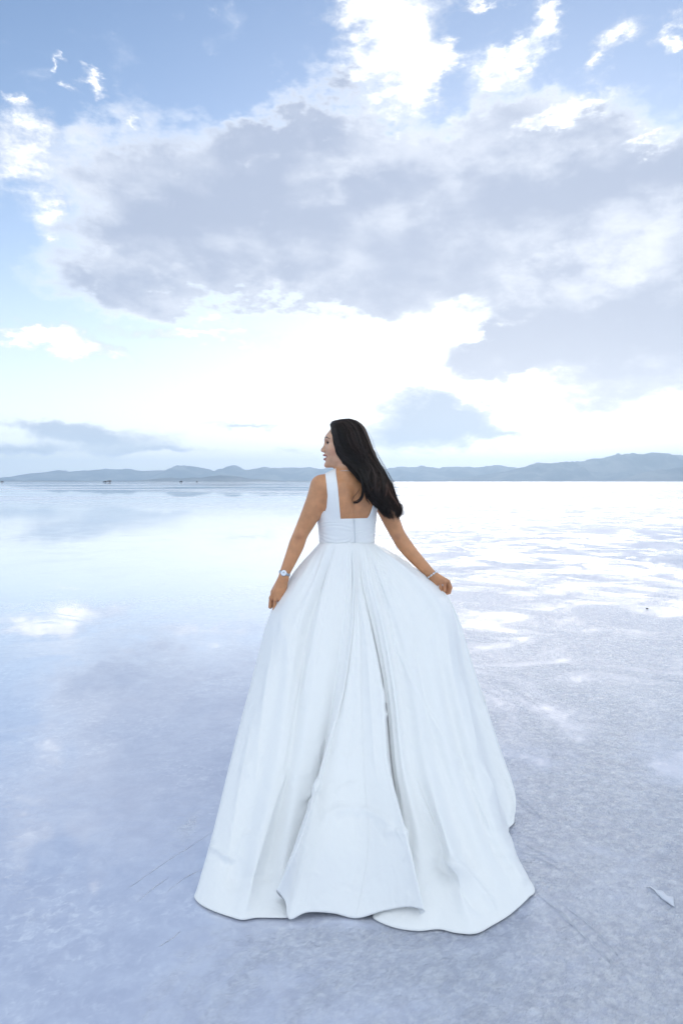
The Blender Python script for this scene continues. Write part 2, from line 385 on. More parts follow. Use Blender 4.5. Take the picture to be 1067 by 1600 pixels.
def g_rc(g, a, c, ra, rc_, k=0.01, flat=None):
    """tapered capsule; flat = (unit direction, factor) squeezes it along one direction"""
    a = np.array(a, float); c = np.array(c, float); m_ = max(ra, rc_) + k + 0.012
    lo = np.minimum(a, c) - m_; hi = np.maximum(a, c) + m_
    sl, X, Y, Z = g.sub(lo, hi)
    d = c - a; L2 = max(float(d @ d), 1e-9)
    px, py, pz = X - a[0], Y - a[1], Z - a[2]
    t = np.clip((px * d[0] + py * d[1] + pz * d[2]) / L2, 0, 1)
    qx, qy, qz = px - t * d[0], py - t * d[1], pz - t * d[2]
    q2 = qx * qx + qy * qy + qz * qz
    if flat is not None:
        u, f = flat; w = qx * u[0] + qy * u[1] + qz * u[2]
        q2 = q2 + w * w * (f * f - 1)
    dist = np.sqrt(q2) - (ra + (rc_ - ra) * t)
    g.v[sl] = smin(g.v[sl], dist.astype(np.float32), k)
def g_chain(g, pts, k, n=9):
    """one smooth limb: the joints and radii are splined, the pieces meet without swelling"""
    q = np.array([list(c) + [r] for c, r in pts], float); out_ = []
    for i in range(len(q) - 1):
        p0, p1, p2, p3 = q[max(i - 1, 0)], q[i], q[i + 1], q[min(i + 2, len(q) - 1)]
        for t in np.arange(n) / n: out_.append(.5 * (2 * p1 + (p2 - p0) * t + (2 * p0 - 5 * p1 + 4 * p2 - p3) * t * t + (3 * p1 - p0 - 3 * p2 + p3) * t ** 3))
    out_.append(q[-1]); q = np.array(out_); m_ = q[:, 3].max() + k + .012
    sl, X, Y, Z = g.sub(q[:, :3].min(0) - m_, q[:, :3].max(0) + m_)
    best = np.full(np.broadcast(X, Y, Z).shape, 9, np.float32)
    for a, c in zip(q[:-1], q[1:]):
        d = c[:3] - a[:3]; L2 = max(float(d @ d), 1e-9); px, py, pz = X - a[0], Y - a[1], Z - a[2]
        t = np.clip((px * d[0] + py * d[1] + pz * d[2]) / L2, 0, 1)
        best = np.minimum(best, (np.sqrt((px - t * d[0]) ** 2 + (py - t * d[1]) ** 2 + (pz - t * d[2]) ** 2) - (a[3] + (c[3] - a[3]) * t)).astype(np.float32))
    g.v[sl] = smin(g.v[sl], best, k)
def ell_d(X, Y, Z, c, r, M=None):
    px, py, pz = X - c[0], Y - c[1], Z - c[2]
    if M is not None:
        px, py, pz = (M[0][0] * px + M[0][1] * py + M[0][2] * pz, M[1][0] * px + M[1][1] * py + M[1][2] * pz, M[2][0] * px + M[2][1] * py + M[2][2] * pz)
    k0 = np.sqrt((px / r[0]) ** 2 + (py / r[1]) ** 2 + (pz / r[2]) ** 2)
    k1 = np.sqrt((px / r[0] ** 2) ** 2 + (py / r[1] ** 2) ** 2 + (pz / r[2] ** 2) ** 2) + 1e-6
    return k0 * (k0 - 1) / k1
def g_ell(g, c, r, M=None, k=0.01, cut=False):
    m_ = max(r) + k + 0.012
    sl, X, Y, Z = g.sub(np.array(c) - m_, np.array(c) + m_)
    d = ell_d(X, Y, Z, c, r, M).astype(np.float32)
    g.v[sl] = smax(g.v[sl], -d, k) if cut else smin(g.v[sl], d, k)
def nets(g, v=None):
    """surface nets: the zero surface of the grid as one quad mesh"""
    v = g.v if v is None else v
    ins = v < 0
    c = [(0, 0, 0), (1, 0, 0), (0, 1, 0), (1, 1, 0), (0, 0, 1), (1, 0, 1), (0, 1, 1), (1, 1, 1)]
    n = np.array(v.shape) - 1
    def sh(a, o): return a[o[0]:o[0] + n[0], o[1]:o[1] + n[1], o[2]:o[2] + n[2]]
    cnt = np.zeros(tuple(n), np.int8)
    for o in c: cnt += sh(ins, o)
    ci = np.argwhere((cnt > 0) & (cnt < 8))
    idx = np.full(tuple(n), -1, np.int32); idx[tuple(ci.T)] = np.arange(len(ci))
    acc = np.zeros((len(ci), 3)); w = np.zeros(len(ci))
    val = [v[ci[:, 0] + o[0], ci[:, 1] + o[1], ci[:, 2] + o[2]].astype(float) for o in c]
    for i in range(8):
        for j in range(i + 1, 8):
            if sum(abs(p - q) for p, q in zip(c[i], c[j])) != 1: continue
            a, b_ = val[i], val[j]; m_ = (a < 0) != (b_ < 0)
            t = np.where(m_, a / np.where(m_, a - b_, 1), 0)
            for k in range(3): acc[:, k] += np.where(m_, c[i][k] + (c[j][k] - c[i][k]) * t, 0)
            w += m_
    V = (ci + acc / w[:, None]) * g.h + g.lo
    Fs = []
    for ax in range(3):
        o = [0, 0, 0]; o[ax] = 1
        a = ins; b_ = np.roll(ins, -1, ax)
        s1 = [slice(1, n[i]) for i in range(3)]; s1[ax] = slice(0, n[ax])
        e = np.argwhere((a != b_)[tuple(s1)]); off = np.array([s.start for s in s1]); e = e + off
        u, w_ = [(1, 2), (2, 0), (0, 1)][ax]
        du = np.zeros(3, int); du[u] = 1; dw = np.zeros(3, int); dw[w_] = 1
        q = [idx[tuple((e - du - dw).T)], idx[tuple((e - dw).T)], idx[tuple(e.T)], idx[tuple((e - du).T)]]
        q = np.stack(q, 1); flip = a[tuple(e.T)]
        q[~flip] = q[~flip][:, ::-1]
        Fs.append(q)
    Fq = np.concatenate(Fs); Fq = Fq[(Fq >= 0).all(1)]
    return V, Fq

# ------------------------------------------------------------------ the woman: frames
YC = 3.27
BC = np.array(P(542.5, 800, YC)[:2])            # torso axis
YAW = R(22)
E1 = np.array([math.cos(YAW), math.sin(YAW)]); E2 = np.array([-math.sin(YAW), math.cos(YAW)])
def loc2(X, Y): dx, dy = X - BC[0], Y - BC[1]; return dx * E1[0] + dy * E1[1], dx * E2[0] + dy * E2[1]
def BW(x, y, z): return np.array([BC[0] + x * E1[0] + y * E2[0], BC[1] + x * E1[1] + y * E2[1], z])
TOR = np.array([  # z, half width, depth to the back, depth to the front
    [0.76, .140, .085, .080], [0.86, .150, .100, .090], [0.94, .148, .098, .09], [1.02, .134, .088, .090], [1.09, .128, .086, .088], [1.13, .129, .086, .092], [1.18, .132, .090, .105],
    [1.225, .137, .093, .125], [1.27, .142, .096, .125], [1.32, .147, .098, .112], [1.36, .150, .097, .098], [1.395, .143, .088, .085], [1.425, .112, .066, .066], [1.445, .075, .046, .05], [1.46, .05, .03, .04]])
def torso_d(X, Y, Z):
    u, w = loc2(X, Y)
    zz = np.clip(Z, TOR[0, 0], TOR[-1, 0]).ravel()
    a, bb, bf = [np.interp(zz, TOR[:, 0], TOR[:, i]).reshape(Z.shape).astype(np.float32) for i in (1, 2, 3)]
    # smooth the piecewise profile a little
    dep = np.where(w > 0, bf, bb)
    pw = 2.35
    k = (np.abs(u / a) ** pw + np.abs(w / dep) ** pw) ** (1 / pw)
    r = np.sqrt(u * u + w * w) + 1e-5
    d = (k - 1) * r / np.maximum(k, 1e-3)
    d = d * 0.85
    over = np.maximum(TOR[0, 0] - Z, Z - TOR[-1, 0])
    d = np.maximum(d, over)
    # shoulder blades and the hollow of the spine
    for sx in (-1, 1):
        c = BW(sx * .070, -.070, 1.325)
        d = smin(d, ell_d(X, Y, Z, c, (.048, .030, .075)), 0.03)
    gr = np.exp(-(u / .014) ** 2) * (w < 0) * np.exp(-((Z - 1.26) / .11) ** 2) * .0045
    return (d + gr).astype(np.float32)
# breasts are part of the torso under the bodice
def bust(g):
    for sx in (-1, 1): g_ell(g, BW(sx * .062, .085, 1.262), (.056, .052, .058), None, 0.03)

def build_body_grid():
    g = Grid((-0.42, YC - 0.30, 0.0), (0.60, YC + 0.27, 1.70), 0.003)
    sl, X, Y, Z = g.sub((-0.22, YC - 0.2, 0.74), (0.27, YC + 0.2, 1.48))
    g.v[sl] = torso_d(X, Y, Z)
    bust(g)
    # legs and feet (under the skirt)
    for sx in (-1, 1):
        hip = BW(sx * .085, 0, .84); kn = BW(sx * .075, .01, .47); an = BW(sx * .07, -.01, .10); toe = BW(sx * .085, .13, .035); heel = BW(sx * .07, -.045, .075)
        g_rc(g, hip, kn, .082, .052, .05); calf = (np.array(kn) * .62 + np.array(an) * .38) + np.array([0, 0, 0])
        g_rc(g, kn, calf, .052, .050, .02); g_rc(g, calf, an, .050, .036, .02)
        g_rc(g, heel, toe, .030, .026, .02); g_rc(g, an, heel, .036, .030, .02)
    # shoulders
    def Q(px, py, dy): return np.array(P(px, py, YC + dy))
    LS = Q(504, 760, -.050); RS = Q(589, 762, .058)
    nb_ = BW(0.0, -.012, 1.405)
    for s_, e_ in ((LS, BW(-.05, -.01, 1.405)), (RS, BW(.05, -.01, 1.405))):
        g_rc(g, s_ + np.array([0, 0, .006]), e_, .043, .040, .035)
    # left arm
    def arm(pts, k=.022): g_chain(g, pts, k)
    arm([(LS + np.array([-.006, 0, 0]), .052), (Q(494, 783, -.055), .0485), (Q(483, 808, -.062), .043), (Q(470, 834, -.068), .0355), (Q(463.5, 851, -.072), .0365),
         (Q(455, 872, -.086), .031), (Q(445.5, 894, -.100), .0245), (Q(443.5, 900, -.104), .0235)])
    # right arm
    arm([(RS + np.array([.004, 0, 0]), .052), (Q(599, 785, .062), .0475), (Q(609, 808, .062), .043), (Q(621, 834, .058), .036), (Q(631.5, 851, .050), .0365),
         (Q(649, 872, .038), .032), (Q(670.5, 894.5, .022), .0250), (Q(675, 898.5, .020), .0235)])
    # elbows
    g_ell(g, Q(469, 836, -.095), (.014, .012, .016), None, .02); g_ell(g, Q(620, 838, .032), (.014, .012, .016), None, .02)
    # left hand: back of the hand to the camera, fingers curled away round the cloth
    Yh = -.112
    kn = [(423.4, 934, .006), (430.0, 937, -.002), (437.0, 935.5, .000), (443.4, 930.5, .008)]
    tip = [(422.0, 949.5), (428.8, 953.6), (435.8, 950.4), (442.2, 942.0)]
    wr = [(441.0, 903, .000), (443.0, 903, -.003), (445.0, 903, -.003), (447.0, 903, .001)]
    for i in range(4):
        g_rc(g, Q(wr[i][0], wr[i][1], Yh + wr[i][2]), Q(kn[i][0], kn[i][1], Yh + kn[i][2]), .0125, .0092, .010)
    for i in range(4):
        r = (.0079, .0082, .0078, .0068)[i]
        a = Q(kn[i][0], kn[i][1], Yh + kn[i][2]); p = Q(tip[i][0], tip[i][1] - 1.5, Yh + kn[i][2] + .010)
        q = Q(tip[i][0] + .8, tip[i][1] - .5, Yh + kn[i][2] + .032); t = Q(tip[i][0] + 2.0, tip[i][1] - 6, Yh + kn[i][2] + .044)
        g_rc(g, a, p, r * 1.06, r, .0025); g_rc(g, p, q, r, r * .92, .002); g_rc(g, q, t, r * .92, r * .8, .002)
        g_ell(g, a + np.array([0, -.003, 0]), (.0085, .008, .008), None, .003)
    th = [Q(438, 906, Yh + .008), Q(427, 925, Yh + .030), Q(424, 938, Yh + .045), Q(426, 947, Yh + .052)]
    g_rc(g, th[0], th[1], .0150, .0125, .010); g_rc(g, th[1], th[2], .0115, .0098, .003); g_rc(g, th[2], th[3], .0098, .0082, .002)
    # right hand
    Yh = .018
    kn = [(681.8, 911.5, .004), (688.0, 911.0, -.003), (694.6, 909.5, -.004), (700.2, 908.5, .004)]
    wr = [(671.5, 902, .004), (674.0, 900.5, .000), (677.0, 899, -.001), (679.5, 897.5, .002)]
    pip = [(682.0, 919.0), (688.3, 922.2), (694.2, 922.8), (704.2, 918.0)]
    dip = [(682.4, 919.0, .024), (688.6, 921.5, .030), (693.6, 922.2, .030), (702.0, 926.0, .008)]
    tp = [(683.5, 914, .036), (689.2, 916, .043), (693.0, 917, .044), (696.2, 928.2, .014)]
    for i in range(4):
        g_rc(g, Q(wr[i][0], wr[i][1], Yh + wr[i][2]), Q(kn[i][0], kn[i][1], Yh + kn[i][2]), .0125, .0092, .010)
    for i in range(4):
        r = (.0070, .0078, .0080, .0078)[i]
        a = Q(kn[i][0], kn[i][1], Yh + kn[i][2]); p = Q(pip[i][0], pip[i][1], Yh + kn[i][2] + .007)
        q = Q(dip[i][0], dip[i][1], Yh + kn[i][2] + dip[i][2]); t = Q(tp[i][0], tp[i][1], Yh + kn[i][2] + tp[i][2])
        g_rc(g, a, p, r * 1.06, r, .0025); g_rc(g, p, q, r, r * .92, .002); g_rc(g, q, t, r * .92, r * .78, .002)
        g_ell(g, a + np.array([0, -.003, .001]), (.0085, .008, .008), None, .003)
    th = [Q(682, 901, Yh + .012), Q(695, 908, Yh + .034), Q(700, 917, Yh + .040), Q(697, 925, Yh + .036)]
    g_rc(g, th[0], th[1], .0145, .0120, .010); g_rc(g, th[1], th[2], .0112, .0095, .003); g_rc(g, th[2], th[3], .0095, .0080, .002)
    # neck
    g_rc(g, BW(0.0, -.018, 1.40), HW(-.018, 0, 1.545), .058, .050, .035)
    g_rc(g, HW(.02, .02, 1.49), BW(-.015, .03, 1.415), .016, .012, .02)      # tendon and skin pulled by the turned head
    # head
    hd = Grid((HC[0] - .14, HC[1] - .11, 1.445), (HC[0] + .115, HC[1] + .11, 1.70), .003)
    lo = np.round((hd.lo - g.lo) / g.h); hd.lo = g.lo + lo * g.h; hd.ax = [hd.lo[i] + hd.h * np.arange(hd.n[i]) for i in range(3)]
    sl, X, Y, Z = hd.sub(hd.lo, hd.lo + hd.h * hd.n)
    fx, sx = hloc(X, Y)
    z_ = np.broadcast_to(Z, (1, 1, Z.size)).ravel()
    fr = np.interp(z_, FACE[:, 0], FACE[:, 1]); bk = np.interp(z_, FACE[:, 0], FACE[:, 2]); wd = np.interp(z_, FACE[:, 0], FACE[:, 3])
    fr, bk, wd = [q[None, None, :].astype(np.float32) for q in (fr, bk, wd)]
    cx = (fr + bk) / 2; ax = (fr - bk) / 2
    pw = 2.25
    kk = (np.abs((fx - cx) / ax) ** pw + np.abs(sx / wd) ** pw) ** (1 / pw)
    d = (kk - 1) * np.sqrt((fx - cx) ** 2 + sx ** 2 + 1e-8) / np.maximum(kk, 1e-3) * .9
    d = smax(d, (1.4655 - Z) + 0 * X, .012); d = smax(d, (Z - 1.615) + 0 * X, .02)
    hd.v[sl] = d
    HM = [[-HF[0] * -1, -HF[1] * -1, 0], [-HF[1], HF[0], 0], [0, 0, 1]]
    g_ell(hd, HW(.004, 0, 1.592), (.0945, .0745, .090), HM, .03)
    g_ell(hd, HW(-.03, 0, 1.575), (.070, .070, .075), HM, .03)
    for s in (-1, 1):                                  # cheekbone, cheek, brow, jaw corner
        g_ell(hd, HW(.070, s * .040, 1.552), (.024, .020, .020), HM, .02)
        g_ell(hd, HW(.080, s * .026, 1.603), (.016, .024, .008), HM, .018)
        g_ell(hd, HW(.020, s * .048, 1.505), (.022, .014, .022), HM, .025)
    for s in (-1, 1):
        g_ell(hd, HW(.101, s * .031, 1.584), (.012, .018, .010), HM, .012, cut=True)
    g_rc(hd, HW(.0935, 0, 1.583), HW(.1080, 0, 1.556), .0075, .0085, .009)
    g_rc(hd, HW(.1080, 0, 1.556), HW(.1140, 0, 1.5485), .0085, .0088, .006)
    g_rc(hd, HW(.1130, 0, 1.5465), HW(.1010, 0, 1.5395), .0060, .0055, .006)
    for s in (-1, 1):
        g_ell(hd, HW(.1040, s * .0105, 1.5445), (.0105, .0065, .0075), HM, .006)
        g_ell(hd, HW(.1085, s * .0055, 1.5375), (.0045, .0028, .0035), HM, .002, cut=True)
    # mouth: smiling, a little open
    UL = [(.1070, 0, 1.5245), (.1010, .013, 1.5245), (.0835, .0260, 1.5185)]; LL = [(.1035, 0, 1.5055), (.0975, .012, 1.5065), (.0835, .0260, 1.5175)]
    for s in (-1, 1):
        for ch, r0 in ((UL, .0050), (LL, .0056)):
            for k in range(2):
                a, c = ch[k], ch[k + 1]
                g_rc(hd, HW(a[0], s * a[1], a[2]), HW(c[0], s * c[1], c[2]), r0 if k == 0 else r0 * .85, r0 * .85 if k == 0 else .0025, .004)
        g_rc(hd, HW(.075, s * .033, 1.525), HW(.088, s * .022, 1.536), .004, .003, .012)
    for s in (-1, 0, 1):
        g_ell(hd, HW(.1055 - abs(s) * .008, s * .013, 1.5150 + abs(s) * .001), (.0016, .010, .0028), HM, .002, cut=True)
    g_ell(hd, HW(.0950, 0, 1.4760), (.011, .016, .011), HM, .012)        # chin
    for s in (-1, 1):                                  # ears
        g_ell(hd, HW(-.004, s * .073, 1.563), (.017, .006, .028), HM, .004)
    i0 = np.round((hd.lo - g.lo) / g.h).astype(int); i1 = np.minimum(i0 + hd.n, g.n)
    sl = tuple(slice(a, c) for a, c in zip(i0, i1)); sz = i1 - i0
    g.v[sl] = smin(g.v[sl], hd.v[:sz[0], :sz[1], :sz[2]], .016)
    return g
HF = np.array([-math.cos(R(7)), -math.sin(R(7))])            # the way the face points: to the left, a shade towards us
HS = np.array([-HF[1], HF[0]])
HC = np.array([P(541.0, 700, YC + .01)[0], YC + .01])
def HW(f, s, z): return np.array([HC[0] + f * HF[0] + s * HS[0], HC[1] + f * HF[1] + s * HS[1], z])
def hloc(X, Y): dx, dy = X - HC[0], Y - HC[1]; return dx * HF[0] + dy * HF[1], dx * HS[0] + dy * HS[1]
FACE = np.array([[1.455, .080, .050, .014], [1.466, .090, .040, .022], [1.472, .098, .030, .030], [1.480, .101, .012, .039], [1.492, .1005, -.008, .048], [1.505, .0995, -.022, .0545],
                 [1.518, .0995, -.035, .0590], [1.530, .1005, -.046, .0630], [1.550, .0995, -.060, .0675], [1.575, .0975, -.070, .0705], [1.600, .0985, -.075, .0715], [1.62, .094, -.08, .071]])

skin_m, b, p = material('skin', (0.5, 0.3, 0.2), 0.36)
at = b.N.new('ShaderNodeAttribute'); at.attribute_name = 'tone'
g_ = b.N.new('ShaderNodeNewGeometry')
sn = b.noise(g_.outputs['Position'], 16.0, 8, 0.68)
tone = b.vm('SCALE', at.outputs['Color'], sc=b.lin(sn, 0.3, 0.7, 0.80, 1.14))
b.L.new(tone, p.inputs['Base Color'])
p.inputs['Subsurface Weight'].default_value = 0.12; p.inputs['Subsurface Radius'].default_value = (0.012, 0.005, 0.003); p.inputs['Subsurface Scale'].default_value = 1.0
pore = b.noise(g_.outputs['Position'], 420.0, 2, 0.5)
b.L.new(b.bump(pore, 0.12, 0.0008), p.inputs['Normal'])

SKIN = np.array([0.60, 0.285, 0.138])
def skin_tone(V):
    V = np.asarray(V); c = np.tile(SKIN, (len(V), 1))
    f, s = hloc(V[:, 0], V[:, 1]); z = V[:, 2]
    head = (z > 1.462) & (f > -.02)
    faceish = np.clip((z - 1.46) / .02, 0, 1) * np.clip((f + .02) / .05, 0, 1)
    c = c * (1 - faceish[:, None]) + np.array([.66, .385, .25]) * faceish[:, None]
    ch = np.exp(-((f - .07) / .022) ** 2 - ((z - 1.540) / .018) ** 2) * head * (np.abs(s) > .025)
    c = c * (1 - .45 * ch[:, None]) + np.array([.62, .26, .17]) * .45 * ch[:, None]
    # lips follow the arcs of the mouth
    A = np.abs(s)
    up = 1.5245 - np.clip((A - .013) / .013, 0, 1) * .006; lo_ = 1.5055 + np.clip((A - .008) / .018, 0, 1) * .012
    front = (f > .078) & (A < .028)
    lipu = front & (np.abs(z - up) < .0050 * np.clip(1.25 - A / .03, .3, 1)) & (f > .0985 - A * .55)
    lipl = front & (np.abs(z - lo_) < .0058 * np.clip(1.25 - A / .03, .3, 1)) & (f > .0945 - A * .45)
    c[lipu | lipl] = (.36, .11, .10)
    teeth = front & (z < up - .0040) & (z > lo_ + .0046) & (A < .022)
    c[teeth] = (.80, .76, .70)
    # brows and lash line
    bz = np.interp(A, [.012, .022, .034, .045, .054], [1.600, 1.6060, 1.6095, 1.6075, 1.600]); bw = np.interp(A, [.010, .016, .040, .056], [.0016, .0030, .0026, .0008])
    c[(f > .06) & (A > .012) & (A < .056) & (np.abs(z - bz) < bw)] = (.055, .032, .026)
    lz = np.interp(A, [.018, .025, .033, .040, .048], [1.5805, 1.5850, 1.5865, 1.5845, 1.5800])
    c[(f > .06) & (A > .017) & (A < .049) & (np.abs(z - lz - .0005) < .0017)] = (.03, .02, .018)
    # redder knuckles and elbows
    for (px, py, dy, r) in ((469, 838, -.10, .020), (620, 839, .02, .020), (430, 938, -.10, .022), (692, 912, .01, .022), (700, 925, .02, .015), (429, 950, -.09, .016)):
        q = np.array(P(px, py, YC + dy)); w = np.exp(-((V - q) ** 2).sum(1) / r ** 2)[:, None] * .5
        c = c * (1 - w) + np.array([.40, .17, .10]) * w
    return c
def set_color(me, name, c):
    ca = me.color_attributes.new(name, 'FLOAT_COLOR', 'POINT')
    a = np.ones((len(c), 4), np.float32); a[:, :3] = c; ca.data.foreach_set('color', a.ravel())

person = empty('person', (float(BC[0]), float(BC[1]), 0.0), 'woman in a white gown seen from behind, face turned left, holding her skirt out', 'person')
g = build_body_grid()
V, Fq = nets(g); del g
body = mesh_obj('body', V, Fq, skin_m, person)
set_color(body.data, 'tone', skin_tone(V))
print('body', len(V))
# eyes, lashes, brows
def tube(pts, rad, seg=6):
    """tapered tube through points: list of (x,y,z), radii list"""
    pts = np.array(pts, float); n = len(pts); rad = np.broadcast_to(np.array(rad, float), (n,))
    T = np.gradient(pts, axis=0); T /= np.linalg.norm(T, axis=1)[:, None] + 1e-12
    up = np.array([0.13, 0.21, 0.97]); U = np.cross(T, up); U /= np.linalg.norm(U, axis=1)[:, None] + 1e-9; W_ = np.cross(T, U)
    a = np.linspace(0, 2 * np.pi, seg, endpoint=False)
    v = pts[:, None] + rad[:, None, None] * (np.cos(a)[None, :, None] * U[:, None] + np.sin(a)[None, :, None] * W_[:, None])
    v = v.reshape(-1, 3); i = np.arange(n - 1)[:, None] * seg; j = np.arange(seg)[None]
    f = np.stack([i + j, i + (j + 1) % seg, i + seg + (j + 1) % seg, i + seg + j], -1).reshape(-1, 4)
    return v, f
def join(parts):
    vs_, fs = [], []; o = 0
    for v, f in parts: vs_.append(v); fs.append(f + o); o += len(v)
    return np.concatenate(vs_), np.concatenate(fs)
def ball(c, r, nu=20, nv=12):
    u = np.linspace(0, 2 * np.pi, nu, endpoint=False); w = np.linspace(0.02, np.pi - .02, nv)
    U_, W_ = np.meshgrid(u, w); r = np.broadcast_to(r, (3,))
    v = np.stack([c[0] + r[0] * np.sin(W_) * np.cos(U_), c[1] + r[1] * np.sin(W_) * np.sin(U_), c[2] + r[2] * np.cos(W_)], -1).reshape(-1, 3)
    i = np.arange(nv - 1)[:, None] * nu; j = np.arange(nu)[None]
    return v, np.stack([i + j, i + nu + j, i + nu + (j + 1) % nu, i + (j + 1) % nu], -1).reshape(-1, 4)
eye_m, b, p = material('eye', (0.75, 0.72, 0.70), 0.15)
dark_m, _, _ = material('dark_hair_fine', (0.015, 0.010, 0.008), 0.5)
for s in (-1, 1):
    v, f = ball(HW(.0815, s * .031, 1.5815), .0118)
    e = mesh_obj('eye', v, f, eye_m, person)
    v, f = ball(HW(.0905, s * .0345, 1.5805), (.0035, .0045, .0042), 14, 10)
    mesh_obj('iris', v, f, dark_m, e)
    L = [HW(.0965, s * .019, 1.5800), HW(.0965, s * .025, 1.5850), HW(.0945, s * .033, 1.5865), HW(.089, s * .040, 1.5845), HW(.080, s * .047, 1.5800)]
    v, f = tube(L, [.0010, .0020, .0026, .0028, .0014]); mesh_obj('eyelashes', v, f, dark_m, person)
    Lb = [HW(.1010, s * .012, 1.6010), HW(.1010, s * .022, 1.6065), HW(.0960, s * .034, 1.6105), HW(.088, s * .045, 1.6085), HW(.074, s * .052, 1.6010)]
    v, f = tube(Lb, [.0020, .0032, .0032, .0026, .0010]); mesh_obj('eyebrow', v, f, dark_m, person)
# ------------------------------------------------------------------ gown
satin_m, b, p = material('white_satin', (0.88, 0.89, 0.89), 0.33)
g_ = b.N.new('ShaderNodeNewGeometry'); pos = g_.outputs['Position']
weave = b.noise(b.vm('MULTIPLY', pos, (1, 1, 0.25)), 900.0, 2, 0.5)
crin = b.noise(b.vm('MULTIPLY', pos, (1.0, 1.0, 0.55)), 9.0, 5, 0.55, 0.9)
crin2 = b.noise(b.vm('MULTIPLY', pos, (1.0, 1.0, 0.4)), 34.0, 3, 0.5, 0.6)
n0 = b.bump(b.add(b.mul(crin, 1.0), b.mul(crin2, 0.22)), 0.55, 0.012)
b.L.new(b.bump(weave, 0.10, 0.0006, n0), p.inputs['Normal'])
p.inputs['Sheen Weight'].default_value = 0.25; p.inputs['Sheen Roughness'].default_value = 0.4
b.L.new(b.lin(b.noise(pos, 3.0, 3), 0.3, 0.7, 0.32, 0.42), p.inputs['Roughness'])
p.inputs['IOR'].default_value = 1.4

def poly_sd(px, pz, poly):
    """signed distance (negative inside) to a 2-D polygon, numpy"""
    px, pz = np.broadcast_arrays(px, pz)
    d = np.full(px.shape, 1e9, np.float32); s = np.ones(px.shape, np.float32); n = len(poly)
    for i in range(n):
        ax, az = poly[i]; bx, bz = poly[i - 1]
        ex, ez = bx - ax, bz - az; wx, wz = px - ax, pz - az
        t = np.clip((wx * ex + wz * ez) / (ex * ex + ez * ez), 0, 1)
        d = np.minimum(d, (wx - t * ex) ** 2 + (wz - t * ez) ** 2)
        c1 = pz >= az; c2 = pz < bz; c3 = ex * wz > ez * wx
        fl = (c1 & c2 & c3) | (~c1 & ~c2 & ~c3); s = np.where(fl, -s, s)
    return s * np.sqrt(d)
def bodice():
    h = .002
    g = Grid((BC[0] - .19, YC - .19, 1.085), (BC[0] + .20, YC + .21, 1.475), h)
    sl, X, Y, Z = g.sub(g.lo, g.lo + g.h * g.n)
    g.v[sl] = torso_d(X, Y, Z); bust(g)
    # the body's shoulders lift the straps
    for px, py, dy, bx in ((504, 760, -.050, -.05), (589, 762, .058, .05)):
        s_ = np.array(P(px, py, YC + dy))
        g_rc(g, s_ + np.array([0, 0, .006]), BW(bx, -.01, 1.405), .043, .040, .035)
    u, w = loc2(X, Y)
    T = g.v.copy()
    zz = Z + 0 * X + 0 * Y
    band = np.clip((1.222 - zz) / .01, 0, 1) * np.clip((zz - 1.088) / .006, 0, 1)
    ang = np.arctan2(w, u)
    pl = zz / .0165 + .35 * np.sin(ang * 1.7) + .22 * np.sin(ang * 4.1 + zz * 60) + .45 * np.sin(ang * 2.6 - zz * 38)
    ruch = band * (.0013 + .0006 * np.sin(ang * 2.3 + zz * 90)) * (np.abs(np.sin(np.pi * pl)) - .5)
    off = .0055 + ruch
    # where the cloth is, drawn on the back and on the front of the torso
    YP = 3.175
    def W2(px, py): q = P(px, py, YP); return (q[0], q[2])
    XP = (X * YP / Y) + 0 * Z; ZP = CH + (zz - CH) * YP / (Y + 0 * X)
    A = poly_sd(XP, ZP, [W2(*q) for q in [(470, 870), (470, 806), (500, 806), (506, 798), (520, 806), (532, 810.5), (574, 809.2), (580, 800), (586, 790), (600, 795), (620, 800), (620, 870)]])
    B = poly_sd(XP, ZP, [W2(*q) for q in [(499, 820), (505, 806), (510, 793), (511.5, 775), (510, 757), (507.5, 738), (507, 715), (525, 715), (525, 738), (528, 762), (530, 785), (532.3, 812)]])
    C = poly_sd(XP, ZP, [W2(*q) for q in [(574, 812), (580, 797), (585, 780), (588, 760), (589, 735), (589, 715), (606, 715), (606, 740), (602, 765), (597, 785), (593, 800), (596, 815)]])
    back = np.minimum(A, np.minimum(B, C))
    D = zz - 1.275 - .02 * np.abs(u) / .06 * (np.abs(u) < .1) + 0 * w
    strap = np.maximum(np.abs(np.abs(u) - .083) - .026, 1.20 - zz)
    front = np.minimum(D, strap)
    t = np.clip((w + .02) / .04, 0, 1)
    reg = back * (1 - t) + front * t
    sh = np.maximum(T - off, -(T - off) - .0050)
    g.v[sl] = smax(smax(sh, reg, .003), 1.094 - zz, .002)
    return nets(g)
V, Fq = bodice()
dress = mesh_obj('gown_bodice', V, Fq, satin_m, person)

# ---- skirt: columns of cloth from the waist seam down to the hem, at their measured places
YW = 3.168
def hemY(py, z=0.004): return F * (CH - z) / (py - HOR)
def column(px, rows, hem, d=(0,) * 7, Yw=YW, p_=1.22, zh=0.006):
    """px at the seven rows; rows = photo rows; hem = (px, py) on the ground; d = push away from the camera"""
    Yh = hemY(hem[1], zh); pts = []
    pxs = list(px) + [hem[0]]; pys = list(rows) + [hem[1]]
    zw = 1.103
    for k, (a, c) in enumerate(zip(pxs, pys)):
        Y = Yw if k == 0 else 2.7
        for _ in range(40):
            z = CH - (c - HOR) / F * Y; t = min(max((zw - z) / (zw - zh), 0), 1)
            Y = .5 * Y + .5 * (Yw + (Yh - Yw) * t ** p_)
        q = np.array(P(a, c, Y)); q[1] += d[k]; q[0] += d[k] * q[0] / Y; q[2] += d[k] * (q[2] - CH) / Y * (0.0 if k == 6 else 1.0)
        pts.append(q)
    return np.array(pts)
RW = (849, 905, 980, 1080, 1200, 1320)
def raw(l): return np.array([P(*q) for q in l])
cols = []
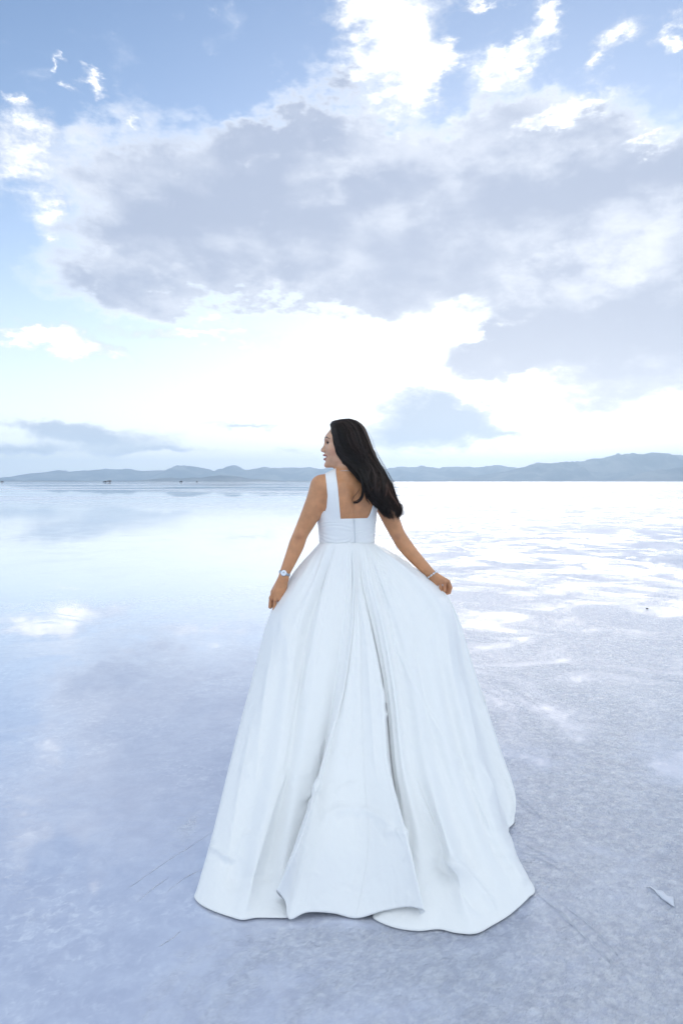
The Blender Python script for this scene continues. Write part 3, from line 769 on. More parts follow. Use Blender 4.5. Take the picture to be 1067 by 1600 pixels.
cols.append(raw([(497, 849, 3.222), (456, 899, 3.21), (424, 957, 3.200), (394, 1066, 2.93), (360, 1195, 2.64), (329, 1319, 2.42), (304.5, 1404, 2.29)]))
cols.append(column((502, 478, 433, 413, 384, 352), (849, 892, 968, 1075, 1198, 1320), (324, 1419), (0, .0, .025, .0, 0, 0, 0), 3.20))
cols.append(column((508, 487, 449, 434, 411, 382), RW, (362, 1433), (0, 0, -.02, -.01, .0, .015, 0), 3.19))
cols.append(column((514, 495, 466, 452, 436, 405), RW, (379, 1433.5), (0, -.005, -.02, -.022, -.02, -.035, -.012), 3.18))
cols.append(column((523, 508, 484, 468, 452, 424), RW, (400, 1434), (.012, .022, .028, .022, .016, .022, 0), 3.178))
cols.append(column((527, 514, 497, 484, 468, 446), RW, (430, 1434), (-.006, -.014, -.02, -.015, -.008, .0, 0), 3.172))
cols.append(column((535, 527, 515, 503, 488, 462), RW, (452, 1433), (0, -.004, -.008, -.004, .008, .02, 0)))
cols.append(column((542, 541, 534, 521, 502, 480), RW, (478, 1416), (.004, .004, .004, .006, .012, .02, 0)))
cols.append(column((547, 547, 541, 528, 501, 462), RW, (440, 1403), (.004, .008, .012, .014, .006, -.01, 0), zh=.045))
cols.append(column((548, 551.5, 547, 534, 502, 466), RW, (432.5, 1391), (.004, .02, .02, .01, -.03, -.10, 0), zh=.095))
cols.append(column((550, 553, 549, 535, 503, 470), RW, (446, 1409), (.002, .0, -.012, -.02, -.038, -.10, 0), zh=.060))
cols.append(column((551, 554, 551, 537, 507, 478), RW, (452, 1436), (0, -.004, -.018, -.028, -.042, -.06, 0), zh=.010))
cols.append(column((552.5, 555, 555, 546, 530, 508), RW, (478, 1426), (0, -.006, -.020, -.032, -.048, -.055, 0), zh=.022))
cols.append(column((554, 556, 559, 556, 553, 550), RW, (520, 1427), (0, -.008, -.022, -.036, -.050, -.050, 0), zh=.012))
cols.append(column((555, 557, 563, 564, 568, 575), RW, (556, 1434.5), (0, -.008, -.022, -.036, -.050, -.050, 0)))
cols.append(column((556, 558, 568, 577, 586, 603), RW, (600, 1423), (0, -.006, -.020, -.032, -.046, -.060, 0), zh=.034))
cols.append(column((557, 559, 573, 588, 600, 630), RW, (640, 1417), (0, -.004, -.017, -.026, -.038, -.065, 0), zh=.060))
cols.append(column((558, 560, 577, 596, 606.5, 638.5), RW, (663.5, 1423), (.002, .0, -.009, -.014, -.024, -.066, 0), zh=.062))
cols.append(column((559, 562, 579, 598, 609, 634), RW, (640, 1431), (.002, .001, -.006, -.012, -.019, -.030, 0), zh=.010))
cols.append(column((561, 564, 580, 600, 612, 624), RW, (604, 1417), (.003, .001, -.006, -.009, -.010, -.004, 0)))
cols.append(column((563, 568, 585, 604, 616, 626), RW, (582, 1432), (.002, .0, -.007, -.009, -.007, .002, 0)))
cols.append(column((566, 573, 591, 609, 621, 640), RW, (612, 1448), (0, -.008, -.010, -.008, -.005, .008, 0)))
cols.append(column((569, 579, 598, 616, 630, 656), RW, (652, 1454.5), (0, -.014, -.022, -.018, -.01, .0, 0)))
cols.append(column((571.5, 585, 606, 624, 640, 672), RW, (686, 1452), (.006, .010, .010, .012, .010, .010, 0)))
cols.append(column((573, 590, 614, 634, 652, 690), RW, (712, 1457.5), (.010, .014, .016, .020, .020, .026, 0)))
cols.append(column((574.5, 595, 623, 646, 666, 703), (849, 903, 976, 1080, 1200, 1330), (742, 1455.5), (-.004, -.010, -.008, -.008, -.014, -.035, -.010), 3.175))
cols.append(column((576, 600, 634, 660, 684, 725), (849, 900, 972, 1080, 1200, 1330), (772, 1444), (0, -.006, .0, .004, .010, .022, 0), 3.18))
cols.append(column((578, 608, 650, 678, 706, 748), (849, 897, 966, 1078, 1200, 1325), (795, 1430), (0, 0, -.010, -.016, -.016, -.004, 0), 3.19))
cols.append(column((580, 618, 668, 694, 724, 766), (849, 893, 957, 1072, 1196, 1318), (815, 1413), (0, .0, -.004, .006, .012, .004, 0), 3.20))
cols.append(column((583, 632, 686, 710, 744, 783), (849, 886, 944, 1060, 1192, 1315), (827, 1401), (0, -.004, -.012, -.016, -.02, -.012, 0), 3.21, zh=.008))
cols.append(raw([(584.5, 848.5, 3.215), (639, 884, 3.235), (696, 936, 3.20), (717, 1050, 2.93), (757.5, 1190, 2.66), (793, 1312, 2.46), (835, 1392.5, 2.33)]))
cols.append(raw([(585.5, 848.5, 3.22), (640, 885, 3.26), (698, 938, 3.27), (722, 1050, 3.10), (756, 1180, 2.92), (782, 1262, 2.80), (790, 1318, 2.62)]))
cols.append(raw([(586, 848.5, 3.225), (640, 884, 3.27), (699, 935, 3.285), (733, 1052, 3.15), (770, 1180, 2.98), (796, 1254, 2.88), (793, 1296, 2.735)]))
cols.append(raw([(587, 848.5, 3.23), (640, 882.5, 3.28), (700.5, 934, 3.29), (742, 1052, 3.17), (783, 1178, 3.00), (805.5, 1246, 2.89), (803, 1283, 2.80)]))
# the waist seam lies on the bodice
def back_surface(px, py, off=0.0):
    o = np.array([0, 0, CH]); d = np.array(P(px, py, 1.0)) - o; t = 3.0; best = (9, 3.0)
    for _ in range(80):
        X, Y, Z = [np.full((1, 1, 1), c, np.float32) for c in (o + d * t)]
        v_ = float(torso_d(X, Y, Z)[0, 0, 0]) - off
        if v_ < best[0]: best = (v_, t)
        if v_ < 1e-4 or t > 3.6: break
        t += max(v_, .0005) * .7
    return o + d * best[1]
for c_ in cols:
    q = 533.5 + F * c_[0][0] / c_[0][1]
    c_[0] = back_surface(min(max(q, 499), 586), 849.0, .0085)
def hid(pts): return np.array(pts, float)
wz = 1.103
cols.append(hid([(BC[0] + .11, YC + .10, wz), (.32, 3.36, 1.00), (.47, 3.36, .83), (.53, 3.35, .60), (.60, 3.30, .36), (.66, 3.25, .15), (.70, 3.20, .004)]))
cols.append(hid([(BC[0] + .05, YC + .115, wz), (.16, 3.46, .98), (.27, 3.52, .80), (.35, 3.56, .56), (.42, 3.60, .34), (.47, 3.62, .15), (.50, 3.64, .004)]))
cols.append(hid([(BC[0] - .04, YC + .105, wz), (-.04, 3.46, .98), (-.03, 3.54, .80), (-.02, 3.62, .56), (0.0, 3.68, .34), (.02, 3.72, .15), (.03, 3.74, .004)]))
cols.append(hid([(BC[0] - .09, YC + .08, wz), (-.12, 3.40, .98), (-.19, 3.42, .80), (-.26, 3.44, .56), (-.32, 3.46, .34), (-.36, 3.48, .15), (-.38, 3.50, .004)]))
cols.append(hid([(BC[0] - .12, YC + .04, wz), (-.18, 3.31, .99), (-.30, 3.26, .78), (-.35, 3.18, .56), (-.40, 3.08, .34), (-.45, 2.98, .15), (-.48, 2.90, .004)]))
c0b = cols[0].copy(); c0b[1:, 1] += np.array([.02, .03, .05, .06, .07, .07]); c0b[:, 0] += .002
cols.append(c0b)
CG = np.array(cols)                                   # columns x 7 x 3

def cr(Pn, n, closed):
    """centripetal-like Catmull-Rom along axis 0, n steps a span"""
    m_ = len(Pn); out_ = []
    idx = (lambda i: i % m_) if closed else (lambda i: min(max(i, 0), m_ - 1))
    for i in range(m_ if closed else m_ - 1):
        p0, p1, p2, p3 = (Pn[idx(i + k)] for k in (-1, 0, 1, 2))
        d1 = np.maximum(np.linalg.norm(p2 - p1, axis=-1, keepdims=True), 1e-5); d0 = np.maximum(np.linalg.norm(p1 - p0, axis=-1, keepdims=True), 1e-5); d2 = np.maximum(np.linalg.norm(p3 - p2, axis=-1, keepdims=True), 1e-5)
        d0, d1, d2 = d0 ** .5, d1 ** .5, d2 ** .5
        m1 = (p2 - p1) + d1 * ((p1 - p0) / d0 - (p2 - p0) / (d0 + d1)) if (closed or i > 0) else (p2 - p1)
        m2 = (p2 - p1) + d1 * ((p3 - p2) / d2 - (p3 - p1) / (d1 + d2)) if (closed or i < m_ - 2) else (p2 - p1)
        for s_ in np.arange(n) / n:
            h00 = 2 * s_ ** 3 - 3 * s_ ** 2 + 1; h10 = s_ ** 3 - 2 * s_ ** 2 + s_; h01 = -2 * s_ ** 3 + 3 * s_ ** 2; h11 = s_ ** 3 - s_ ** 2
            out_.append(h00 * p1 + h10 * m1 + h01 * p2 + h11 * m2)
    if not closed: out_.append(Pn[-1])
    return np.array(out_)
G1 = cr(np.swapaxes(CG, 0, 1), 34, False)             # rows first
G2 = cr(np.swapaxes(G1, 0, 1), 14, True)               # then round the skirt
NC, NR = G2.shape[:2]
# cloth: relax the surface a little so that the folds flow, keep waist, hands and hem
free = np.ones((NC, NR, 1)); free[:, :3] = 0; free[:, -1:] = 0; free[:, -6:-1] = .35
hands = [np.array(P(434, 948, 3.17)), np.array(P(697, 929, 3.24))]
for q in hands: free[:, :, 0] *= 1 - np.exp(-((G2 - q) ** 2).sum(-1) / .05 ** 2)
def lap(A, wc, wr):
    c = (np.roll(A, 1, 0) + np.roll(A, -1, 0)) / 2; r = A.copy(); r[:, 1:-1] = (A[:, 2:] + A[:, :-2]) / 2
    return wc * c + wr * r + (1 - wc - wr) * A
for it in range(12): G2 = G2 + free * (lap(G2, .35, .45) - G2)
for k in range(1, 7): G2[:, NR - 1 - k] = G2[:, NR - 1] + (G2[:, NR - 8] - G2[:, NR - 1]) * (k / 7)      # the cloth runs straight out to its edge
# soft wrinkles: pulled from the hands, crossing the seam low down, buckles where the train meets the floor
def normals(A):
    du = np.roll(A, -1, 0) - np.roll(A, 1, 0); dv = np.gradient(A, axis=1); n = np.cross(du, dv); return n / (np.linalg.norm(n, axis=-1, keepdims=True) + 1e-12)
Nn = normals(G2)
toward = np.sign((Nn * (np.array([0, 0, CH]) - G2)).sum(-1, keepdims=True)); Nf = Nn * toward
pxg = 533.5 + F * G2[..., 0] / G2[..., 1]; pyg = HOR - F * (G2[..., 2] - CH) / G2[..., 1]
frontm = (G2[..., 1] < 3.35)
dsp = np.zeros((NC, NR))
def crease(x0, y0, x1, y1, wd, amp, bend=0.0):
    """a soft ridge (amp > 0) or valley along a line"""
    global dsp
    L = math.hypot(x1 - x0, y1 - y0); ux, uy = (x1 - x0) / L, (y1 - y0) / L
    t = ((pxg - x0) * ux + (pyg - y0) * uy) / L; n_ = -(pxg - x0) * uy + (pyg - y0) * ux - bend * 4 * t * (1 - t)
    w = np.exp(-(np.abs(n_) / wd) ** 1.35) * np.clip(t * 6, 0, 1) * np.clip((1 - t) * 6, 0, 1)
    w = np.where((t > 0) & (t < 1), w, 0); dsp = dsp + 1.7 * amp * w * frontm
for c in [(330, 1317, 372, 1345, 7, .010, 6), (334, 1326, 368, 1352, 8, -.008, 5), (372, 1345, 392, 1300, 9, .006, -4), (350, 1340, 372, 1395, 14, -.004, 4),
          (352, 1372, 440, 1362, 12, -.004, 3), (500, 1280, 552, 1262, 7, .005, -4), (556, 1262, 618, 1296, 7, .006, -5), (525, 1284, 556, 1268, 9, -.004, 0), (600, 1300, 640, 1302, 6, .005, -2),
          (556, 1268, 556, 1330, 12, -.004, 0), (478, 1250, 500, 1215, 5, .005, 2), (470, 1262, 498, 1232, 5, -.004, 2), (640, 925, 600, 915, 7, .003, 2),
          (690, 950, 672, 1010, 8, .004, 3), (690, 950, 700, 1040, 6, -.004, 0), (676, 945, 640, 990, 8, -.003, 3), (440, 965, 450, 1040, 8, .004, -3), (436, 960, 425, 1040, 6, -.004, 2), (445, 955, 478, 1000, 8, -.003, 2),
          (594, 1075, 604, 1100, 4, .003, 0), (590, 1110, 606, 1118, 4, .003, 1), (630, 1150, 652, 1172, 6, .003, 2), (640, 1166, 668, 1150, 5, .003, 0), (700, 1190, 745, 1170, 6, .004, 2), (712, 1205, 742, 1200, 6, -.003, 2),
          (750, 1250, 776, 1300, 6, .004, 2), (765, 1310, 800, 1360, 8, -.005, 3), (780, 1330, 820, 1385, 7, .005, -3), (455, 1215, 490, 1205, 5, .003, 2), (385, 1190, 392, 1215, 7, .003, 1),
          (690, 1335, 775, 1425, 7, .012, -4), (672, 1340, 752, 1432, 9, -.010, -6), (520, 1170, 548, 1190, 6, .003, 0), (562, 1160, 590, 1150, 6, .002, 0)]:
    crease(*c)
cu = np.arange(NC)[:, None] * 9 / 14; rv = np.linspace(0, 1, NR)[None]
fan = .0014 * np.sin(cu * .83 + 1.3 * np.sin(cu * .11)) * np.exp(-((rv - .16) / .16) ** 2) + .0030 * np.sin(cu * .47 + 2.0 * np.sin(cu * .07) + rv * 1.5) * np.exp(-((rv - .5) / .26) ** 2)
dsp = dsp + fan * frontm * np.clip(rv * 12, 0, 1)
for c in [(524, 853, 472, 1110, 3, .0040, 4), (530, 853, 492, 1060, 3, -.003, 3), (516, 868, 437, 1240, 3, .0035, 8), (604, 866, 618, 1030, 3, .003, 3), (608, 980, 706, 1176, 3, .0045, 6), (706, 1172, 772, 1318, 3, .004, -4),
          (701, 945, 750, 1192, 3, .005, 3), (748, 1186, 806, 1345, 3, .005, -3), (640, 1190, 700, 1330, 3, .004, 5), (655, 1080, 735, 1290, 4, -.003, 5), (456, 1180, 384, 1425, 3, .006, 6), (404, 1090, 350, 1405, 4, .004, 5), (428, 1000, 398, 1240, 3, .003, 3),
          (545, 900, 520, 1120, 3, .003, -2), (575, 1000, 590, 1230, 3, .003, 2), (566, 1020, 540, 1240, 4, -.002, 3), (640, 960, 672, 1120, 3, -.003, 3), (476, 930, 452, 1050, 3, -.003, 2)]:
    crease(*c)
rr = np.random.default_rng(3)
for _ in range(150):
    x0 = rr.uniform(340, 780); y0 = rr.uniform(1000, 1400); a = rr.normal(math.pi / 2, .7); L = rr.uniform(20, 60)
    crease(x0, y0, x0 + L * math.cos(a), y0 + L * math.sin(a), rr.uniform(2, 6), rr.normal(0, .0011), rr.normal(0, 4))
G2 = G2 + Nf * dsp[..., None]
# seam down the middle of the back
G2[..., 2] = np.maximum(G2[..., 2], 0.005)
nhem = NR - 1
i = np.arange(NC)[:, None]; j = np.arange(NR - 1)[None]
f = np.stack([i * NR + j, i * NR + j + 1, ((i + 1) % NC) * NR + j + 1, ((i + 1) % NC) * NR + j], -1).reshape(-1, 4)
skirt = mesh_obj('skirt', G2.reshape(-1, 3), f, satin_m, dress)
sm_ = skirt.modifiers.new('thickness', 'SOLIDIFY'); sm_.thickness = 0.0016; sm_.offset = 0
# stitched hem: a fine rolled edge round the whole skirt
hl = G2[:, -1].copy(); hl = np.vstack([hl, hl[:1]])
v, f = tube(hl, .0004, 5); mesh_obj('hem', v, f, satin_m, dress)
# waist seam cord
wl = G2[:, 0].copy(); wl = np.vstack([wl, wl[:1]])
v, f = tube(wl, .0012, 6); mesh_obj('waist_seam', v, f, satin_m, dress)
# back seam
ci = int(np.argmin(np.abs(pxg[:, -1] - 555.5) + 1000 * (G2[:, -1, 1] > 2.3)))
sl_ = G2[ci, 44:-1] + Nf[ci, 44:-1] * .0012
v, f = tube(sl_, .0011, 5); mesh_obj('back_seam', v, f, satin_m, dress)
# ------------------------------------------------------------------ hair
hair_m, b, p = material('black_hair', (0.012, 0.009, 0.008), 0.34)
at = b.N.new('ShaderNodeAttribute'); at.attribute_name = 'tone'
b.L.new(at.outputs['Color'], p.inputs['Base Color'])
p.inputs['Specular IOR Level'].default_value = 0.45
tr = b.N.new('ShaderNodeBsdfTranslucent'); tr.inputs['Color'].default_value = (0.16, 0.045, 0.02, 1)
mx = b.N.new('ShaderNodeMixShader'); mx.inputs[0].default_value = 0.22
b.L.new(p.outputs[0], mx.inputs[1]); b.L.new(tr.outputs[0], mx.inputs[2])
b.L.new(mx.outputs[0], b.N['Material Output'].inputs['Surface'])
# the fall of hair, measured as two edges that run from the parting to the tips: (left, right, middle depth, half depth)
HA = [((517.0, 662.0), (519.5, 658.8), .010, .030), ((516.0, 664.5), (530.0, 656.6), .010, .060), ((518.0, 671.0), (547.0, 655.4), .010, .081),
      ((517.0, 684.0), (561.5, 661.5), .010, .090), ((518.5, 698.0), (570.5, 673.0), .008, .092), ((524.5, 712.0), (577.0, 688.5), .002, .090),
      ((535.5, 724.5), (583.0, 706.0), -.008, .078), ((547.0, 735.5), (589.5, 719.0), -.030, .062), ((558.5, 744.5), (597.5, 733.0), -.065, .050),
      ((565.0, 754.0), (605.0, 746.5), -.088, .042), ((569.5, 765.0), (611.5, 759.5), -.098, .038), ((574.5, 776.0), (616.5, 773.0), -.096, .036),
      ((582.5, 786.5), (621.5, 784.0), -.080, .034), ((591.0, 796.0), (625.0, 793.5), -.058, .031), ((599.0, 804.5), (626.0, 801.5), -.040, .026), ((606.0, 811.0), (625.0, 808.0), -.030, .018)]
hA = np.array([[l[0], l[1], r[0], r[1], d, w] for l, r, d, w in HA])
def hsec(t):
    """centre, half-width vector and half depth at flow parameter t (0..1)"""
    q = t * (len(hA) - 1); i = np.clip(np.floor(q).astype(int), 0, len(hA) - 2); fr = (q - i)[:, None]
    def at_(k): return hA[np.clip(k, 0, len(hA) - 1)]
    p0, p1, p2, p3 = at_(i - 1), at_(i), at_(i + 1), at_(i + 2)
    v = .5 * ((2 * p1) + (-p0 + p2) * fr + (2 * p0 - 5 * p1 + 4 * p2 - p3) * fr ** 2 + (-p0 + 3 * p1 - 3 * p2 + p3) * fr ** 3)
    Y = YC + v[:, 4]
    Lp = np.stack([(v[:, 0] - 533.5) / F * Y, Y, CH - (v[:, 1] - HOR) / F * Y], 1); Rp = np.stack([(v[:, 2] - 533.5) / F * Y, Y, CH - (v[:, 3] - HOR) / F * Y], 1)
    return (Lp + Rp) / 2, (Rp - Lp) / 2, v[:, 5]
def hpos(t, a, rho):
    c, hw, dp = hsec(t)
    sq = 2 / np.interp(t, [0, .45, .7, 1], [3.4, 3.0, 2.2, 2.0])           # squarer on the head, rounder below
    ca, sa = np.cos(a), np.sin(a)
    X = np.sign(ca) * np.abs(ca) ** sq; Yd = np.sign(sa) * np.abs(sa) ** sq
    o = c + rho[:, None] * X[:, None] * hw; o[:, 1] += rho * Yd * dp
    return o
def loft_core(rho0, n=60, m_=40):
    t = np.linspace(0, .82, n); a = np.linspace(0, 2 * np.pi, m_, endpoint=False)
    T_, A_ = np.meshgrid(t, a, indexing='ij')
    rho = (rho0 + .03 * np.sin(A_ * 9 + T_ * 5) * T_ + .03 * np.sin(A_ * 17 + T_ * 11) * T_ - .55 * np.clip((T_ - .62) / .2, 0, 1)).ravel()
    v = hpos(T_.ravel(), A_.ravel(), rho)
    i = np.arange(n - 1)[:, None] * m_; j = np.arange(m_)[None]
    f = np.stack([i + j, i + (j + 1) % m_, i + m_ + (j + 1) % m_, i + m_ + j], -1).reshape(-1, 4)
    return v, f
hr = np.random.default_rng(12)
parts = [loft_core(.90)]; tones = [np.tile([.008, .006, .006], (len(parts[0][0]), 1))]
def strand(pts, r0, tone, taper=.25, seg=4):
    n = len(pts); u = np.linspace(0, 1, n)
    rad = r0 * (1 - (1 - taper) * np.clip((u - .5) / .5, 0, 1) ** 1.5)
    v, f = tube(pts, rad, seg); parts.append((v, f)); tones.append(np.tile(tone, (len(v), 1)))
NS = 3000
clump = np.where(np.arange(90) < 66, hr.uniform(-np.pi, .15, 90), hr.uniform(0, 2 * np.pi, 90)); crend = hr.uniform(.55, 1.12, 90); cph = hr.uniform(0, 6.28, (90, 4)); cend = hr.uniform(.76, 1.0, 90); crel = hr.uniform(.0, .11, 90); camp = hr.uniform(.5, 1.9, 90); ctone = hr.uniform(.4, 1.0, 90) * np.where(hr.random(90) < .36, 5.0, 1.0)
for k in range(NS):
    ci_ = hr.integers(0, 90)
    if hr.random() < .88:
        a0 = clump[ci_] + hr.normal(0, .05)
    else: a0 = hr.uniform(0, 2 * np.pi)
    # mostly the side we can see and both edges
    if np.sin(a0) > .55 and hr.random() < .65: continue
    t0 = 0 if hr.random() < .8 else hr.uniform(.0, .35)
    t1 = min(1.0, cend[ci_] + hr.normal(0, .03))
    n = 22; t = np.linspace(t0, t1, n)
    wav = np.clip((t - .25) / .6, 0, 1) ** 1.2
    ph = cph[ci_]; am = camp[ci_]
    a = clump[ci_] + (a0 - clump[ci_]) * (1 - .75 * np.clip((t - .55) / .4, 0, 1)) + wav * am * (.32 * np.sin(t * 14 + ph[0] * .4) + .09 * np.sin(t * 25 + ph[1])) + hr.normal(0, .012) * wav
    rho = np.full(n, .905 + crel[ci_] + .035 * hr.random()) + wav * am * (.085 * np.sin(t * 15 + ph[2]) + .03 * np.sin(t * 31 + ph[3])) + .02 * hr.normal() * wav
    rho = rho * (1 - .30 * np.clip((t - .84) / .16, 0, 1) * hr.uniform(0, 1))
    rho = rho * (1 + (crend[ci_] - 1) * np.clip((t - .72) / .28, 0, 1))
    pts = hpos(t, a, rho)
    pts[:, 2] += wav * hr.normal(0, .002)
    w = np.clip((np.cos(a0) + .2) * .9, 0, 1)
    base = np.array([.013, .0095, .009]) * (1 - w) + np.array([.036, .019, .013]) * w
    strand(pts, hr.uniform(.0006, .00125), base * (1 + (ctone[ci_] - 1) * (.35 + .65 * w)) * hr.uniform(.6, 1.5))
# curly tips past the end of the fall
def P3(px, py, dy): return np.array(P(px, py, YC + dy))
def spl(pts, n):
    Pn = np.array(pts, float); o = cr(Pn, max(2, n // (len(Pn) - 1)), False); return o
def lock(ctrl, count, spread, r0, tone, tip=.6):
    for _ in range(count):
        o = hr.normal(0, 1, 3) * spread
        c = spl([q + o * (1 + .6 * i_ * hr.uniform(.2, 1)) * (1 if i_ < len(ctrl) - 1 else tip) for i_, q in enumerate(ctrl)], 24)
        strand(c, r0 * hr.uniform(.7, 1.2), np.array(tone) * hr.uniform(.6, 1.4), .2)
lock([P3(606, 770, -.09), P3(613, 782, -.08), P3(622, 788, -.06), P3(627.5, 795, -.05), P3(628.5, 802, -.045), P3(626.5, 805, -.04)], 24, .0030, .0007, (.022, .013, .010))
lock([P3(600, 772, -.09), P3(612, 789, -.07), P3(619, 796, -.05), P3(623, 803, -.04), P3(621.5, 812, -.035)], 30, .0036, .0007, (.016, .010, .009))
lock([P3(590, 775, -.10), P3(598, 790, -.08), P3(604, 800, -.06), P3(611, 806, -.05), P3(614, 813, -.04)], 26, .0036, .0007, (.012, .009, .009))
lock([P3(586, 776, -.10), P3(592, 789, -.09), P3(597, 798, -.07), P3(602, 803, -.06), P3(600.5, 808, -.055)], 22, .003, .0007, (.012, .009, .009))
lock([P3(612, 756, -.10), P3(617, 772, -.09), P3(620, 784, -.07), P3(628, 792, -.05), P3(625, 800, -.05)], 24, .0036, .0007, (.030, .014, .010))
# the loose lock that curls on her bare back
lock([P3(556, 735, -.105), P3(563, 745, -.135), P3(566.2, 757, -.135), P3(567, 769, -.130), P3(564, 779, -.126), P3(558, 784.5, -.124), P3(552, 786, -.122)], 40, .0013, .0010, (.010, .008, .008), .9)
lock([P3(553, 786, -.122), P3(550.3, 782, -.122), P3(552, 777, -.122), P3(558, 770, -.124), P3(562, 763, -.127)], 5, .0004, .0006, (.012, .008, .008), 1)
lock([P3(562, 742, -.125), P3(569, 756, -.128), P3(571, 772, -.125), P3(573, 780, -.122), P3(578, 788, -.118)], 10, .0012, .0007, (.012, .009, .008))
lock([P3(541, 724, -.070), P3(547, 733, -.085), P3(554, 740, -.105), P3(562, 752, -.118)], 30, .0022, .0009, (.010, .008, .008))
for _ in range(60):
    t = np.linspace(hr.uniform(.3, .6), hr.uniform(.85, 1.0), 20); u = (t - t[0]) / (t[-1] - t[0]); ph = hr.uniform(0, 6)
    strand(hpos(t, np.full(20, hr.normal(-.3, .5)), 1.0 + .10 * u * np.sin(u * 11 + ph) + hr.uniform(0, .14) * u), hr.uniform(.0004, .0007), np.array([.04, .02, .014]) * hr.uniform(.5, 1.3), .3, 3)
# fine stray hairs lifted on the windward edge
for _ in range(13):
    t = np.linspace(hr.uniform(.12, .5), hr.uniform(.7, .98), 18); u = (t - t[0]) / (t[-1] - t[0])
    rho = 1.0 + hr.uniform(.04, .42) * np.sin(np.pi * u ** .8) + .04 * np.sin(u * 9 + hr.uniform(0, 6))
    strand(hpos(t, np.full(18, hr.normal(0, .35)), rho), hr.uniform(.0003, .0005), (.03, .014, .010), .4, 3)
for _ in range(16):
    t = np.linspace(hr.uniform(.02, .2), hr.uniform(.4, .75), 16); u = (t - t[0]) / (t[-1] - t[0])
    rho = 1.0 + hr.uniform(.02, .06) * np.sin(np.pi * u)
    strand(hpos(t, np.full(16, np.pi + hr.normal(0, .5)), rho), .0005, (.012, .009, .009), .4, 3)
# hairline: short strands swept back over the forehead and temple
for _ in range(120):
    s = hr.uniform(-.055, .0); zf = 1.678 - hr.uniform(0, .055)
    f0 = .080 - max(0, zf - 1.64) * .9 - abs(s) * .25 + hr.normal(0, .002)
    a_ = HW(f0, -s if hr.random() < .5 else s, zf); bq = HW(f0 - .03, s * 1.15, zf + .006 + hr.normal(0, .002)); c_ = HW(f0 - .07, s * 1.2, zf - .004)
V, Fh = join(parts)
hair = mesh_obj('hair', V, Fh, hair_m, person)
set_color(hair.data, 'tone', np.concatenate(tones))
print('hair verts', len(V))

# ------------------------------------------------------------------ jewellery and fastenings
silver_m, _, _ = material('silver', (0.80, 0.81, 0.84), 0.22, 1.0)
steel_m, _, _ = material('steel_mesh', (0.42, 0.48, 0.56), 0.38, 0.9)
dial_m, _, _ = material('watch_dial', (0.82, 0.86, 0.93), 0.25)
gem_m, _, _ = material('gem', (0.92, 0.94, 1.0), 0.05, 0.0, IOR=2.0)
pearl_m, _, _ = material('pearl', (0.86, 0.84, 0.86), 0.2)
def ring_band(c, ax, ra, rb, ua, width, thick, n=40):
    """flat band round axis ax; ua = direction of the half axis ra"""
    ax = np.array(ax, float); ax /= np.linalg.norm(ax); ua = np.array(ua, float); ua -= ax * (ua @ ax); ua /= np.linalg.norm(ua); ub = np.cross(ax, ua)
    a = np.linspace(0, 2 * np.pi, n, endpoint=False); v = []
    for dw, dt in ((-.5, 0), (.5, 0), (.5, 1), (-.5, 1)):
        v.append(c + ((ra + dt * thick) * np.cos(a))[:, None] * ua + ((rb + dt * thick) * np.sin(a))[:, None] * ub + dw * width * ax)
    v = np.stack(v, 1).reshape(-1, 3); i = np.arange(n)[:, None] * 4; j = np.arange(4)[None]
    f = np.stack([i + j, i + (j + 1) % 4, (i + 4 + (j + 1) % 4) % (4 * n), (i + 4 + j) % (4 * n)], -1).reshape(-1, 4)
    return v, f
def disc(c, nrm, r, th, n=28):
    nrm = np.array(nrm, float); nrm /= np.linalg.norm(nrm); u = np.cross(nrm, [0, 0, 1.0]); u /= np.linalg.norm(u); w = np.cross(nrm, u)
    a = np.linspace(0, 2 * np.pi, n, endpoint=False); prof = [(0.001, 0), (r, 0), (r, th * .7), (r * .9, th), (0.001, th)]
    v = np.concatenate([c + nrm * h + q * (np.cos(a)[:, None] * u + np.sin(a)[:, None] * w) for q, h in prof])
    i = np.arange(4)[:, None] * n; j = np.arange(n)[None]
    return v, np.stack([i + j, i + (j + 1) % n, i + n + (j + 1) % n, i + n + j], -1).reshape(-1, 4)
wc = P3(444.7, 896.0, -.1010); arm_ax = P3(442, 903, -.104) - P3(449, 886, -.095)
watch = mesh_obj('watch_strap', *ring_band(wc, arm_ax, .0262, .0258, (1, 0, .3), .0115, .0012), steel_m, person, smooth=False)
wn = np.array([-.10, -1.0, .12]); wn -= arm_ax * (wn @ arm_ax) / (arm_ax @ arm_ax); wn /= np.linalg.norm(wn); wcc = wc + wn * .0258
v, f = disc(wcc, wn, .0145, .0050); mesh_obj('watch_case', v, f, silver_m, watch)
v, f = disc(wcc + wn * .0050, wn, .0118, .0008); mesh_obj('watch_dial', v, f, dial_m, watch)
v1 = tube([wcc + wn * .0064, wcc + wn * .0064 + np.array([.004, 0, .006])], .0005, 4); v2 = tube([wcc + wn * .0064, wcc + wn * .0064 + np.array([-.005, 0, .001])], .0005, 4)
v, f = join([v1, v2]); mesh_obj('watch_hands', v, f, dark_m, watch)
